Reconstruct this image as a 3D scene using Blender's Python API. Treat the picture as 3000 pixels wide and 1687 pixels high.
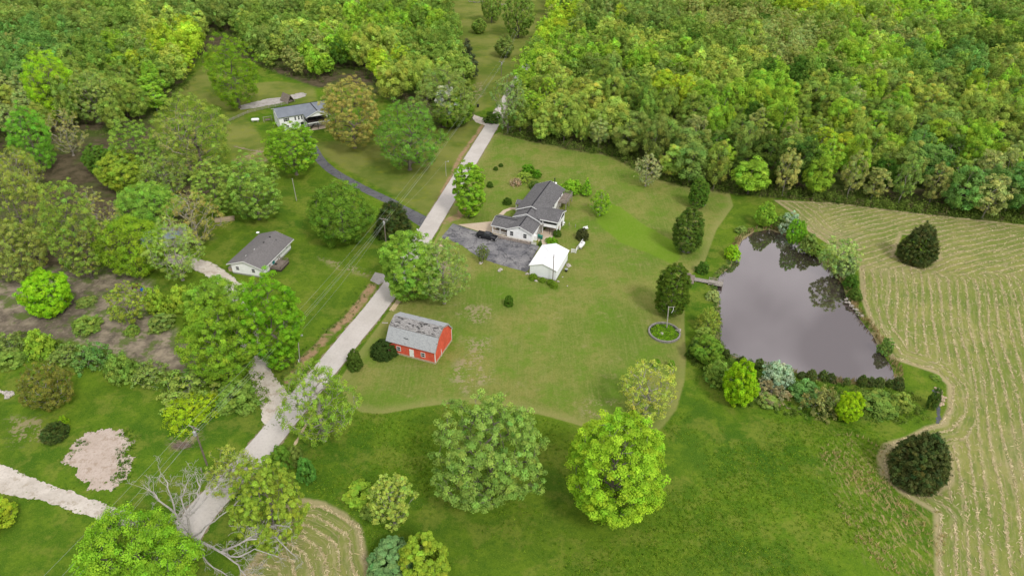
import bpy, math, random
import numpy as np
from math import radians as R, sin, cos, pi, atan2, sqrt
from mathutils import Matrix, Vector

for o in list(bpy.data.objects): bpy.data.objects.remove(o)
scene = bpy.context.scene
COL = scene.collection

# ------------------------------------------------------------------ camera
CAM_H, FPX, PITCH, ROLL = 100.0, 2007.0, 0.6063, 0.0206
_fw = np.array([0, cos(PITCH), -sin(PITCH)]); _r0 = np.array([1., 0, 0]); _u0 = np.cross(_r0, _fw)
_rt = cos(ROLL)*_r0 + sin(ROLL)*_u0; _up = -sin(ROLL)*_r0 + cos(ROLL)*_u0
cd = bpy.data.cameras.new('camera'); cam = bpy.data.objects.new('camera', cd); COL.objects.link(cam)
cam.matrix_world = Matrix(((_rt[0], _up[0], -_fw[0], 0), (_rt[1], _up[1], -_fw[1], 0),
                           (_rt[2], _up[2], -_fw[2], CAM_H), (0, 0, 0, 1)))
cd.sensor_width = 36; cd.lens = FPX/3000*36; cd.clip_start = 0.5; cd.clip_end = 8000
scene.camera = cam

# ------------------------------------------------------------------ sky, sun, exposure
SUN_EL, SUN_AZ = R(48), R(-56)          # azimuth of the sun measured from +X towards +Y
w = bpy.data.worlds.new('World'); scene.world = w; w.use_nodes = True
wn = w.node_tree; wn.nodes.clear()
wo = wn.nodes.new('ShaderNodeOutputWorld'); bg = wn.nodes.new('ShaderNodeBackground')
sky = wn.nodes.new('ShaderNodeTexSky'); sky.sky_type = 'NISHITA'; sky.sun_disc = False
sky.sun_elevation = SUN_EL; sky.sun_rotation = pi/2 - SUN_AZ
tc = wn.nodes.new('ShaderNodeTexCoord')
cl = wn.nodes.new('ShaderNodeTexNoise'); cl.inputs['Scale'].default_value = 4.6; cl.inputs['Detail'].default_value = 4
cl.inputs['Roughness'].default_value = .5
wn.links.new(tc.outputs['Generated'], cl.inputs['Vector'])
rp = wn.nodes.new('ShaderNodeValToRGB')
rp.color_ramp.elements[0].position = .34; rp.color_ramp.elements[0].color = (5.2, 5.0, 5.2, 1)
rp.color_ramp.elements[1].position = .66; rp.color_ramp.elements[1].color = (12.8, 12.5, 12.7, 1)
wn.links.new(cl.outputs['Fac'], rp.inputs['Fac'])
mx = wn.nodes.new('ShaderNodeMix'); mx.data_type = 'RGBA'; mx.inputs['Factor'].default_value = .9
wn.links.new(sky.outputs['Color'], mx.inputs[6]); wn.links.new(rp.outputs['Color'], mx.inputs[7])
wn.links.new(mx.outputs[2], bg.inputs['Color']); bg.inputs['Strength'].default_value = .085
wn.links.new(bg.outputs['Background'], wo.inputs['Surface'])
sl = bpy.data.lights.new('sun', 'SUN'); sl.energy = 1.5; sl.angle = R(11); sl.color = (1, .965, .91)
so = bpy.data.objects.new('sun', sl); COL.objects.link(so)
sd = Vector((cos(SUN_EL)*cos(SUN_AZ), cos(SUN_EL)*sin(SUN_AZ), sin(SUN_EL)))
so.rotation_euler = sd.to_track_quat('Z', 'Y').to_euler(); so.location = (0, 0, 250)
scene.view_settings.view_transform = 'Standard'; scene.view_settings.look = 'None'
scene.view_settings.exposure = 0.55; scene.view_settings.gamma = 1
scene.render.engine = 'CYCLES'
scene.cycles.max_bounces = 6; scene.cycles.diffuse_bounces = 4; scene.cycles.glossy_bounces = 2
scene.cycles.transmission_bounces = 3; scene.cycles.transparent_max_bounces = 4

# ------------------------------------------------------------------ photo point -> place on the ground
DS = 3000/2576.
def S(x, y, z=0.0):
    d = _fw + _rt*((x-1500)/FPX) - _up*((y-843.5)/FPX)
    t = (z-CAM_H)/d[2]
    return Vector((d[0]*t, d[1]*t, z))
def G(x, y, z=0.0): return S(x*DS, y*DS, z)
def CR(o, s): return lambda x, y, z=0.0: S(o[0]+x/s, o[1]+y/s, z)
def depth(P): return (np.array(P)-np.array([0, 0, CAM_H])) @ _fw
def project(P):
    d = np.array(P)-np.array([0, 0, CAM_H]); z = d @ _fw
    return ((1500+FPX*(d@_rt)/z)/DS, (843.5-FPX*(d@_up)/z)/DS)

# ------------------------------------------------------------------ helpers
def link(o, parent=None):
    COL.objects.link(o)
    if parent is not None: o.parent = parent
    return o
def tag(o, label=None, cat=None, group=None, kind=None):
    if label: o['label'] = label
    if cat: o['category'] = cat
    if group: o['group'] = group
    if kind: o['kind'] = kind
    return o
def empty(name, loc=(0, 0, 0), rz=0.0):
    o = bpy.data.objects.new(name, None); o.empty_display_size = .5
    o.location = loc; o.rotation_euler = (0, 0, rz); return link(o)
def thing(name, label, cat, loc=(0, 0, 0), rz=0.0, group=None):
    return tag(empty(name, loc, rz), label, cat, group)
def copy_tree(o, parent=None):
    c = o.copy(); COL.objects.link(c); c.parent = parent
    for ch in list(o.children): copy_tree(ch, c)
    return c

class MB:
    def __init__(s, off=(0, 0, 0)): s.v = []; s.f = []; s.off = Vector(off)
    def add(s, vs, fs):
        b = len(s.v); s.v += [Vector(p)+s.off for p in vs]; s.f += [[b+i for i in f] for f in fs]; return s
    def box(s, x0, y0, z0, x1, y1, z1):
        return s.add([(x0,y0,z0),(x1,y0,z0),(x1,y1,z0),(x0,y1,z0),(x0,y0,z1),(x1,y0,z1),(x1,y1,z1),(x0,y1,z1)],
                     [(0,3,2,1),(4,5,6,7),(0,1,5,4),(1,2,6,5),(2,3,7,6),(3,0,4,7)])
    def prism(s, poly, z0, z1):
        n = len(poly)
        return s.add([(p[0],p[1],z0) for p in poly]+[(p[0],p[1],z1) for p in poly],
                     [list(range(n))[::-1], list(range(n,2*n))]+[(i,(i+1)%n,n+(i+1)%n,n+i) for i in range(n)])
    def ext_y(s, poly, y0, y1):          # polygon in x,z swept along y
        n = len(poly)
        return s.add([(p[0],y0,p[1]) for p in poly]+[(p[0],y1,p[1]) for p in poly],
                     [list(range(n)), list(range(n,2*n))[::-1]]+[(i,n+i,n+(i+1)%n,(i+1)%n) for i in range(n)])
    def ext_x(s, poly, x0, x1):          # polygon in y,z swept along x
        n = len(poly)
        return s.add([(x0,p[0],p[1]) for p in poly]+[(x1,p[0],p[1]) for p in poly],
                     [list(range(n))[::-1], list(range(n,2*n))]+[(i,(i+1)%n,n+(i+1)%n,n+i) for i in range(n)])
    def tube(s, p0, p1, r0, r1=None, n=6, cap=True):
        r1 = r0 if r1 is None else r1
        p0 = Vector(p0); p1 = Vector(p1); d = (p1-p0).normalized()
        a = d.orthogonal().normalized(); b = d.cross(a)
        vs = [p0+(a*cos(2*pi*i/n)+b*sin(2*pi*i/n))*r0 for i in range(n)]+[p1+(a*cos(2*pi*i/n)+b*sin(2*pi*i/n))*r1 for i in range(n)]
        fs = [(i,(i+1)%n,n+(i+1)%n,n+i) for i in range(n)]
        if cap: fs += [list(range(n))[::-1], list(range(n,2*n))]
        return s.add(vs, fs)
    def path(s, pts, r, n=5):
        for i in range(len(pts)-1): s.tube(pts[i], pts[i+1], r, r, n)
        return s
    def lathe(s, prof, c=(0,0,0), n=12):
        c = Vector(c); vs = []
        for r, z in prof: vs += [c+Vector((r*cos(2*pi*i/n), r*sin(2*pi*i/n), z)) for i in range(n)]
        fs = []
        for k in range(len(prof)-1):
            for i in range(n): fs.append((k*n+i, k*n+(i+1)%n, (k+1)*n+(i+1)%n, (k+1)*n+i))
        fs += [list(range(n))[::-1], list(range((len(prof)-1)*n, len(prof)*n))]
        return s.add(vs, fs)
    def lathe_x(s, prof, c=(0,0,0), n=14):   # revolve about the x axis; prof = (radius, x)
        c = Vector(c); vs = []
        for r, x in prof: vs += [c+Vector((x, r*cos(2*pi*i/n), r*sin(2*pi*i/n))) for i in range(n)]
        fs = []
        for k in range(len(prof)-1):
            for i in range(n): fs.append((k*n+i, (k+1)*n+i, (k+1)*n+(i+1)%n, k*n+(i+1)%n))
        fs += [list(range(n)), list(range((len(prof)-1)*n, len(prof)*n))[::-1]]
        return s.add(vs, fs)
    def blob(s, c, rx, ry, rz, rng, n=7, m=5, j=.18):
        c = Vector(c); vs = []; fs = []
        for k in range(m+1):
            t = pi*k/m
            for i in range(n):
                q = 1+rng.uniform(-j, j); a = 2*pi*i/n
                vs.append(c+Vector((rx*sin(t)*cos(a)*q, ry*sin(t)*sin(a)*q, -rz*cos(t)*q)))
        for k in range(m):
            for i in range(n): fs.append((k*n+i, k*n+(i+1)%n, (k+1)*n+(i+1)%n, (k+1)*n+i))
        return s.add(vs, fs)
    def gable_y(s, x0, x1, y0, y1, ze, zr, t=.16, xm=None):   # roof, ridge along y
        xm = (x0+x1)/2 if xm is None else xm
        return s.ext_y([(x0,ze),(xm,zr),(x1,ze),(x1,ze+t),(xm,zr+t),(x0,ze+t)], y0, y1)
    def gable_x(s, x0, x1, y0, y1, ze, zr, t=.16, ym=None):
        ym = (y0+y1)/2 if ym is None else ym
        return s.ext_x([(y0,ze),(ym,zr),(y1,ze),(y1,ze+t),(ym,zr+t),(y0,ze+t)], x0, x1)
    def build(s, name, m, parent=None, smooth=False, bevel=0):
        me = bpy.data.meshes.new(name); me.from_pydata([tuple(v) for v in s.v], [], s.f)
        me.materials.append(m); me.update()
        if smooth: me.polygons.foreach_set('use_smooth', [True]*len(me.polygons))
        o = link(bpy.data.objects.new(name, me), parent)
        if bevel:
            b = o.modifiers.new('bevel', 'BEVEL'); b.width = bevel; b.segments = 2; b.limit_method = 'ANGLE'
        return o

# ------------------------------------------------------------------ material helper
class NT:
    def __init__(s, name):
        s.m = bpy.data.materials.new(name); s.m.use_nodes = True; s.t = s.m.node_tree
        s.b = s.t.nodes['Principled BSDF']; s.out = s.t.nodes['Material Output']
        s._p = None
    def n(s, k): return s.t.nodes.new(k)
    def L(s, a, b): s.t.links.new(a, b)
    def pos(s):
        if s._p is None: s._p = s.n('ShaderNodeTexCoord').outputs['Object']
        return s._p
    def setv(s, sock, v):
        if isinstance(v, bpy.types.NodeSocket): s.L(v, sock)
        else: sock.default_value = v
    def noise(s, scale, detail=3, rough=.55, vec=None, out='Fac', stretch=None):
        x = s.n('ShaderNodeTexNoise'); x.inputs['Scale'].default_value = scale
        x.inputs['Detail'].default_value = detail; x.inputs['Roughness'].default_value = rough
        v = vec if vec is not None else s.pos()
        if stretch:
            mp = s.n('ShaderNodeMapping'); mp.inputs['Scale'].default_value = stretch[:3]
            if len(stretch) > 3: mp.inputs['Rotation'].default_value = (0, 0, stretch[3])
            s.L(v, mp.inputs['Vector']); v = mp.outputs['Vector']
        s.L(v, x.inputs['Vector']); return x.outputs[out]
    def math(s, op, a, b=0.0, c=None, clamp=False):
        x = s.n('ShaderNodeMath'); x.operation = op; x.use_clamp = clamp
        s.setv(x.inputs[0], a); s.setv(x.inputs[1], b)
        if c is not None: s.setv(x.inputs[2], c)
        return x.outputs[0]
    def step(s, v, lo, hi):
        x = s.n('ShaderNodeMapRange'); x.interpolation_type = 'SMOOTHSTEP'
        s.setv(x.inputs['Value'], v); x.inputs['From Min'].default_value = lo; x.inputs['From Max'].default_value = hi
        return x.outputs['Result']
    def mix(s, f, a, b, mode='MIX'):
        x = s.n('ShaderNodeMix'); x.data_type = 'RGBA'; x.blend_type = mode
        s.setv(x.inputs[0], f)
        for k, v in ((6, a), (7, b)):
            if isinstance(v, bpy.types.NodeSocket): s.L(v, x.inputs[k])
            else: x.inputs[k].default_value = (v[0], v[1], v[2], 1)
        return x.outputs[2]
    def attr(s, name, out='Fac'):
        x = s.n('ShaderNodeAttribute'); x.attribute_name = name; return x.outputs[out]
    def color(s, c):
        if isinstance(c, bpy.types.NodeSocket): s.L(c, s.b.inputs['Base Color'])
        else: s.b.inputs['Base Color'].default_value = (c[0], c[1], c[2], 1)
        return s
    def rough(s, r, spec=.3, metal=0):
        s.b.inputs['Roughness'].default_value = r; s.b.inputs['Specular IOR Level'].default_value = spec
        s.b.inputs['Metallic'].default_value = metal; return s
    def bump(s, h, dist=.05, strength=.6):
        x = s.n('ShaderNodeBump'); x.inputs['Strength'].default_value = strength; x.inputs['Distance'].default_value = dist
        s.L(h, x.inputs['Height']); s.L(x.outputs['Normal'], s.b.inputs['Normal']); return s

def simple(name, c, rough=.7, spec=.3, metal=0, var=.15, scale=1.5, bump=0, fine=0):
    t = NT(name); n = t.noise(scale, 4)
    lo = tuple(x*(1-var) for x in c); hi = tuple(min(1, x*(1+var)) for x in c)
    col = t.mix(t.step(n, .3, .7), lo, hi)
    if fine:
        col = t.mix(t.math('MULTIPLY', t.step(t.noise(scale*9, 2), .35, .7), fine), col, tuple(x*.55 for x in c))
    t.color(col).rough(rough, spec, metal)
    if bump: t.bump(n, bump)
    return t.m
# ------------------------------------------------------------------ materials
def siding(name, c, axis='Z', pitch=.2, var=.06, streak=.1):
    t = NT(name)
    sx = t.n('ShaderNodeSeparateXYZ'); t.L(t.pos(), sx.inputs[0])
    if axis == 'Z': h = sx.outputs['Z']
    else: h = t.math('ADD', sx.outputs['X'], sx.outputs['Y'])
    fr = t.math('FRACT', t.math('DIVIDE', h, pitch))
    groove = t.step(fr, .0, .14)
    n = t.noise(.9, 4); st = t.noise(1.2, 3, stretch=(3, 3, .35))
    col = t.mix(t.step(n, .3, .7), tuple(x*(1-var) for x in c), tuple(min(1, x*(1+var)) for x in c))
    col = t.mix(t.math('MULTIPLY', t.step(st, .55, .75), streak), col, tuple(x*.72 for x in c))
    col = t.mix(t.math('MULTIPLY', t.math('SUBTRACT', 1.0, groove), .3), col, tuple(x*.6 for x in c))
    t.color(col).rough(.6, .3).bump(groove, .015, .5); return t.m
def shingle(name, c, var=.22, course=.28):
    t = NT(name)
    sx = t.n('ShaderNodeSeparateXYZ'); t.L(t.pos(), sx.inputs[0])
    fr = t.math('FRACT', t.math('DIVIDE', sx.outputs['Z'], course*.35))
    n1 = t.noise(.35, 3); n2 = t.noise(2.6, 4, .7); n3 = t.noise(7, 2)
    col = t.mix(t.step(n2, .32, .68), tuple(x*(1-var) for x in c), tuple(x*(1+var) for x in c))
    col = t.mix(t.math('MULTIPLY', t.step(n1, .4, .75), .35), col, tuple(x*.72 for x in c))
    col = t.mix(t.math('MULTIPLY', t.step(n3, .55, .7), .4), col, tuple(x*.6 for x in c))
    col = t.mix(t.math('MULTIPLY', t.step(fr, .8, 1.0), .18), col, tuple(x*.5 for x in c))
    t.color(col).rough(.9, .15).bump(n3, .03, .5); return t.m
M = {}
M['white_siding'] = siding('white_siding', (.88, .885, .885), 'Z', .22)
M['garage_wall'] = siding('garage_wall', (.85, .87, .88), 'XY', .3, .03, .05)
M['red_boards'] = siding('red_boards', (.66, .105, .062), 'XY', .34, .14, .5)
M['white'] = simple('white_paint', (.80, .80, .79), .5, .3, var=.04)
M['white_metal'] = simple('white_metal_roof', (.80, .81, .82), .45, .4, var=.03)
def _wr():
    t = NT('white_roof_sheet'); sx = t.n('ShaderNodeSeparateXYZ'); t.L(t.pos(), sx.inputs[0])
    fr = t.math('FRACT', t.math('DIVIDE', sx.outputs['Y'], .9))
    rib = t.math('SUBTRACT', 1.0, t.step(t.math('ABSOLUTE', t.math('SUBTRACT', fr, .5)), .0, .06))
    col = t.mix(t.step(t.noise(.5, 4), .3, .7), (.78, .79, .80), (.84, .84, .84))
    col = t.mix(t.math('MULTIPLY', rib, .12), col, (.5, .5, .52))
    t.color(col).rough(.4, .4).bump(rib, .03, .4); return t.m
M['white_roof'] = _wr()
def _br():
    t = NT('blue_roof_sheet'); sx = t.n('ShaderNodeSeparateXYZ'); t.L(t.pos(), sx.inputs[0])
    fr = t.math('FRACT', t.math('DIVIDE', sx.outputs['X'], .6))
    rib = t.math('SUBTRACT', 1.0, t.step(t.math('ABSOLUTE', t.math('SUBTRACT', fr, .5)), .0, .1))
    col = t.mix(t.step(t.noise(.4, 4), .3, .7), (.145, .165, .19), (.185, .205, .235))
    col = t.mix(t.math('MULTIPLY', rib, .3), col, (.08, .10, .13))
    t.color(col).rough(.42, .4).bump(rib, .03, .5); return t.m
M['blue_roof'] = _br()
M['shingle_dark'] = shingle('dark_grey_shingle', (.130, .127, .128), .3)
M['shingle_grey'] = shingle('grey_shingle', (.165, .155, .152), .16)
M['ridge_cap'] = simple('ridge_cap', (.035, .035, .04), .9, .1, var=.6, scale=3)
def _barn_up():
    t = NT('weathered_upper_shingle')
    n = t.noise(1.5, 5, .72, stretch=(.55, 2.2, 2.2)); n2 = t.noise(4, 4, .6); n3 = t.noise(.5, 2)
    col = t.mix(t.step(n2, .3, .7), (.18, .17, .162), (.335, .325, .312))
    th = t.math('ADD', n, t.math('MULTIPLY', t.math('SUBTRACT', n3, .5), .22))
    col = t.mix(t.step(th, .53, .57), col, (.035, .033, .033))
    col = t.mix(t.math('MULTIPLY', t.step(t.noise(3, 3, stretch=(.4, 3, 3)), .56, .64), .7), col, (.42, .41, .39))
    t.color(col).rough(.95, .1).bump(th, .1, .8); return t.m
def _barn_lo():
    t = NT('weathered_lower_shingle')
    n = t.noise(2.2, 4, .65, stretch=(.6, 2.5, 2.5)); n2 = t.noise(3.5, 4, .6); n3 = t.noise(.9, 2, stretch=(.6, 2, 2))
    col = t.mix(t.step(n2, .3, .7), (.30, .315, .325), (.40, .41, .415))
    col = t.mix(t.math('MULTIPLY', t.step(n, .55, .66), .55), col, (.19, .19, .195))
    col = t.mix(t.math('MULTIPLY', t.step(n3, .68, .70), .85), col, (.05, .05, .05))
    t.color(col).rough(.95, .12).bump(n2, .03, .5); return t.m
M['barn_up'] = _barn_up(); M['barn_lo'] = _barn_lo()
M['tan_block'] = simple('tan_block', (.46, .36, .25), .9, .1, var=.2, scale=3, fine=.3)
M['grey_block'] = simple('grey_block', (.36, .35, .33), .9, .1, var=.2, scale=3, fine=.4)
M['glass'] = simple('window_glass', (.045, .05, .055), .12, .6, var=.3)
M['dark'] = simple('dark_screen', (.022, .022, .024), .7, .2, var=.4, scale=.8)
M['black'] = simple('black_metal', (.018, .018, .02), .5, .4, var=.3)
M['teal'] = simple('teal_door', (.015, .22, .21), .5, .3)
M['deck'] = simple('weathered_deck', (.24, .20, .165), .9, .1, var=.25, scale=2.5, fine=.6)
M['dark_deck'] = simple('dark_stain_wood', (.05, .036, .032), .8, .2, var=.3, scale=2)
M['grey_wood'] = simple('grey_timber', (.34, .31, .27), .9, .1, var=.25, scale=3, fine=.6)
M['pole_wood'] = simple('pole_wood', (.20, .165, .13), .9, .1, var=.25, scale=3, fine=.4)
M['pale_pole'] = simple('pale_pole', (.40, .37, .33), .85, .1, var=.2, scale=2)
M['galv'] = simple('galvanised', (.42, .43, .44), .45, .4, .3, var=.1)
M['wire'] = simple('wire', (.36, .39, .33), .6, .2, var=.05)
M['trim_black'] = simple('black_shutter', (.02, .02, .022), .6, .3)
M['truck'] = simple('black_car_paint', (.012, .013, .016), .18, .6, var=.1)
M['carwhite'] = simple('white_car_paint', (.75, .76, .78), .2, .6, var=.02)
M['tyre'] = simple('tyre_rubber', (.02, .02, .02), .85, .2)
M['rim'] = simple('wheel_rim', (.35, .35, .37), .3, .5, .6)
M['carglass'] = simple('car_glass', (.03, .035, .04), .06, .8, var=.2)
M['bin'] = simple('green_plastic', (.012, .16, .11), .45, .4, var=.1)
M['bin_lid'] = simple('green_plastic_lid', (.02, .20, .14), .45, .4, var=.1)
M['rock'] = simple('pale_rock', (.46, .42, .37), .9, .1, var=.35, scale=2.2, fine=.5)
M['blue_plastic'] = simple('blue_plastic', (.01, .13, .55), .4, .4)
M['rust'] = simple('rusty_red', (.11, .03, .025), .8, .2, var=.4)
M['cardboard'] = simple('tan_board', (.45, .27, .15), .9, .1)
M['bluegrey_roof'] = shingle('faded_blue_shingle', (.24, .29, .31), .12)
M['straw'] = simple('straw', (.42, .31, .18), .95, .05, var=.3, scale=2)
M['twig'] = simple('dead_twigs', (.20, .15, .12), .95, .05, var=.3, scale=3)
M['dead'] = simple('dead_bark', (.42, .39, .365), .9, .1, var=.2, scale=2, fine=.35)
def surf(name, a, b, dark=None, sc=1.0, crack=0, bump=.03, grain=.35):
    t = NT(name)
    n1 = t.noise(.22*sc, 4, .6); n2 = t.noise(1.9*sc, 5, .7); n3 = t.noise(6*sc, 3, .7)
    col = t.mix(t.step(n1, .3, .7), a, b)
    col = t.mix(t.math('MULTIPLY', t.step(n2, .45, .72), grain), col, tuple(x*.66 for x in a))
    col = t.mix(t.math('MULTIPLY', t.step(n3, .5, .75), .25), col, tuple(x*1.25 for x in b))
    if dark:
        col = t.mix(t.math('MULTIPLY', t.step(t.noise(.5*sc, 5, .7), .52, .62), .7), col, dark)
    if crack:
        v = t.n('ShaderNodeTexVoronoi'); v.feature = 'DISTANCE_TO_EDGE'; v.inputs['Scale'].default_value = crack
        wv = t.n('ShaderNodeVectorMath'); wv.operation = 'ADD'
        sc_ = t.n('ShaderNodeVectorMath'); sc_.operation = 'SCALE'; sc_.inputs['Scale'].default_value = 2.2
        t.L(t.noise(.5, 3, out='Color'), sc_.inputs[0]); t.L(t.pos(), wv.inputs[0]); t.L(sc_.outputs[0], wv.inputs[1])
        t.L(wv.outputs[0], v.inputs['Vector'])
        ck = t.math('SUBTRACT', 1.0, t.step(v.outputs['Distance'], .0, .035))
        col = t.mix(t.math('MULTIPLY', ck, .65), col, tuple(x*.4 for x in a))
    t.color(col).rough(.92, .15).bump(n3, bump, .5); return t.m
M['road'] = surf('road_concrete', (.47, .432, .392), (.535, .497, .457), None, 1, 0)
M['asphalt_old'] = surf('old_asphalt', (.12, .12, .13), (.27, .262, .258), (.06, .06, .068), 1, .22, .03, .6)
M['asphalt'] = surf('driveway_asphalt', (.105, .105, .115), (.135, .135, .14), (.08, .08, .085), 1, .2)
M['concrete'] = surf('tan_concrete', (.50, .40, .29), (.56, .46, .35), None, 1)
M['gravel'] = surf('pale_gravel', (.50, .44, .37), (.62, .56, .49), (.36, .29, .22), 1.3, 0, .08, .6)
M['white_gravel'] = surf('white_gravel', (.44, .395, .335), (.58, .53, .465), (.34, .29, .22), 1.2, 0, .08, .5)
M['pink_gravel'] = surf('pinkish_gravel', (.42, .34, .28), (.50, .42, .36), (.30, .23, .165), 1.4, 0, .08, .6)
M['grey_gravel'] = surf('grey_gravel', (.36, .33, .30), (.44, .41, .38), (.25, .22, .19), 1.4, 0, .06)
M['verge'] = surf('verge_dirt', (.20, .165, .10), (.28, .23, .15), (.10, .13, .03), 1.5, 0, .05)
M['tan_path'] = surf('tan_path', (.48, .37, .22), (.56, .45, .29), (.33, .24, .13), 1.5, 0, .06)

def leaf_mat(name, use_obj=True):
    t = NT(name)
    if use_obj:
        base = t.n('ShaderNodeObjectInfo').outputs['Color']
    else:
        base = t.attr('tree_col', 'Color')
    col = t.mix(1.0, base, t.attr('tint', 'Color'), 'MULTIPLY')
    t.t.nodes.remove(t.b)
    d = t.n('ShaderNodeBsdfDiffuse'); tr = t.n('ShaderNodeBsdfTranslucent'); ms = t.n('ShaderNodeMixShader')
    ms.inputs[0].default_value = .25
    t.L(col, d.inputs['Color'])
    t.L(t.mix(1.0, col, (1.0, 1.15, .5), 'MULTIPLY'), tr.inputs['Color'])
    t.L(d.outputs[0], ms.inputs[1]); t.L(tr.outputs[0], ms.inputs[2]); t.L(ms.outputs[0], t.out.inputs['Surface'])
    return t.m
M['leaf'] = leaf_mat('leaves'); M['leaf_far'] = leaf_mat('leaves_by_tree', False)
M['bark'] = simple('bark', (.17, .145, .12), .95, .05, var=.3, scale=2)
M['bark_pale'] = simple('pale_bark', (.30, .27, .23), .95, .05, var=.25, scale=2)
# ------------------------------------------------------------------ ground
A6 = CR((600, 500), 2.415); A5 = CR((0, 500), 2.415); B0 = CR((0, 1087), 2.415); B1 = CR((700, 1087), 2.415)
B3 = CR((2200, 1087), 2.415); A2 = CR((700, 0), 2.415); A8 = CR((1900, 500), 2.415); A3 = CR((1400, 0), 2.415)
HS = CR((1300, 500), 4.14)
A6_ = lambda x, y: ((600+x/2.415)/DS, (500+y/2.415)/DS)
def gp(pts, f=G, z=0.0): return [tuple(f(x, y, z))[:2] for x, y in pts]
def pts2(P): return [tuple(p)[:2] for p in P]
LAWN = gp([(1234,345),(1255,333),(1420,371),(1545,391),(1640,447),(1745,474),(1835,484),(1845,518),(1802,579),(1774,657),(1740,690),(1722,760),(1722,815),
  (1726,910),(1722,960),(1702,1030),(1665,1078),(1620,1098),(1560,1092),(1480,1076),(1370,1045),(1280,1027),(1190,1015),(1110,1017),(1050,1025),(960,1042),
  (905,1036),(872,1010),(850,960),(895,895),(1015,735),(1075,640),(1150,495)])
LUSH = gp([(1500,500),(1560,520),(1620,565),(1705,612),(1712,650),(1690,665),(1640,640),(1560,610),(1500,560)])
YARD = gp([(790,360),(930,345),(1190,305),(1235,322),(1190,410),(1120,505),(1075,545),(1000,497),(850,415),(800,385)])
UPL = gp([(445,235),(520,155),(600,212),(700,205),(790,215),(800,270),(700,260),(610,290),(640,320),(690,400),(590,415),(560,330),(560,270)])
STRIP = gp([(1118,-40),(1400,-40),(1372,60),(1330,150),(1265,255),(1195,285),(1195,190),(1150,80)])
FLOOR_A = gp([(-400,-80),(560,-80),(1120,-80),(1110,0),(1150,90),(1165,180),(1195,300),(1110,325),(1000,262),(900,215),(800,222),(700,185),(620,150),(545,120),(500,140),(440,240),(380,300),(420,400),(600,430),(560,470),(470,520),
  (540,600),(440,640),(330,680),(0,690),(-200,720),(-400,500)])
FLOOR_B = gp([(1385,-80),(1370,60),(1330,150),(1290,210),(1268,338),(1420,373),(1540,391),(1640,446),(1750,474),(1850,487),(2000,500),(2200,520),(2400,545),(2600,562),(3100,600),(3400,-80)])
DIRT = gp([(-150,665),(180,672),(330,672),(385,715),(372,770),(430,830),(480,880),(482,940),(400,935),(290,890),(200,862),(100,850),(-150,880)])
HAY1 = gp([(1945,503),(2100,510),(2300,535),(2600,568),(3200,640),(3600,1800),(2360,1800),(2353,1500),(2347,1289),(2262,1239),(2209,1189),(2205,1147),(2220,1115),
  (2280,1097),(2326,1072),(2365,1062),(2383,1025),(2382,968),(2350,938),(2290,918),(2240,902),(2190,818),(2165,749),(2161,678),(2094,621),(2033,582),(1987,532)])
HAY2 = gp([(725,1262),(754,1250),(814,1260),(871,1289),(910,1324),(921,1378),(928,1413),(945,1465),(985,1640),(430,1640),(560,1500),(640,1400),(690,1320)])
POND = gp([(1868,604),(1898,583),(1935,576),(1975,590),(2008,612),(2050,640),(2090,682),(2118,712),(2130,752),(2165,804),(2195,842),(2215,880),(2243,922),(2250,953),
  (2180,955),(2100,951),(2040,943),(1960,918),(1875,902),(1832,884),(1814,852),(1815,800),(1810,745),(1800,712),(1815,690),(1842,668),(1850,640)])
CED1 = gp([(2250,640),(2300,672),(2362,650),(2340,600),(2270,590)])
CED2 = gp([(2238,1180),(2262,1225),(2330,1240),(2385,1210),(2385,1140),(2330,1110),(2250,1130)])
DITCH = pts2([A6(1190,800),A6(1130,900),A6(1040,1010),A6(985,1070),A6(900,1130),A6(830,1220),A6(740,1300),A6(690,1360),A6(640,1420),A6(600,1480)])
DITCH2 = pts2([A2(1730,880),A2(1640,1010),A2(1570,1100),A2(1500,1250),A2(1420,1400)])
DITCH3 = pts2([A6(1700,360),A6(1780,330),A6(1830,280)])
BARE = [gp([(1148,765),(1235,770),(1240,800),(1200,815),(1150,790)]), gp([(1150,905),(1225,890),(1240,950),(1170,990),(1130,950)]), gp([(1468,1010),(1545,1010),(1560,1040),(1470,1045)]),
  gp([(1160,855),(1235,850),(1225,900),(1190,905)]), gp([(1080,660),(1125,655),(1140,705),(1095,715)]), gp([(20,1050),(120,1050),(110,1110),(30,1120)]),
  gp([(430,1105),(500,1080),(505,1110),(440,1135)]), gp([(585,405),(660,372),(690,400),(620,430)]), gp([(1180,215),(1215,205),(1220,240),(1185,255)]), gp([A6_(800,615),A6_(950,645),A6_(1180,725),A6_(1170,750),A6_(930,690)])]
TALL = gp([(2130,1100),(2230,1150),(2330,1260),(2345,1330),(2340,1449),(2200,1400),(2080,1160)])

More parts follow.
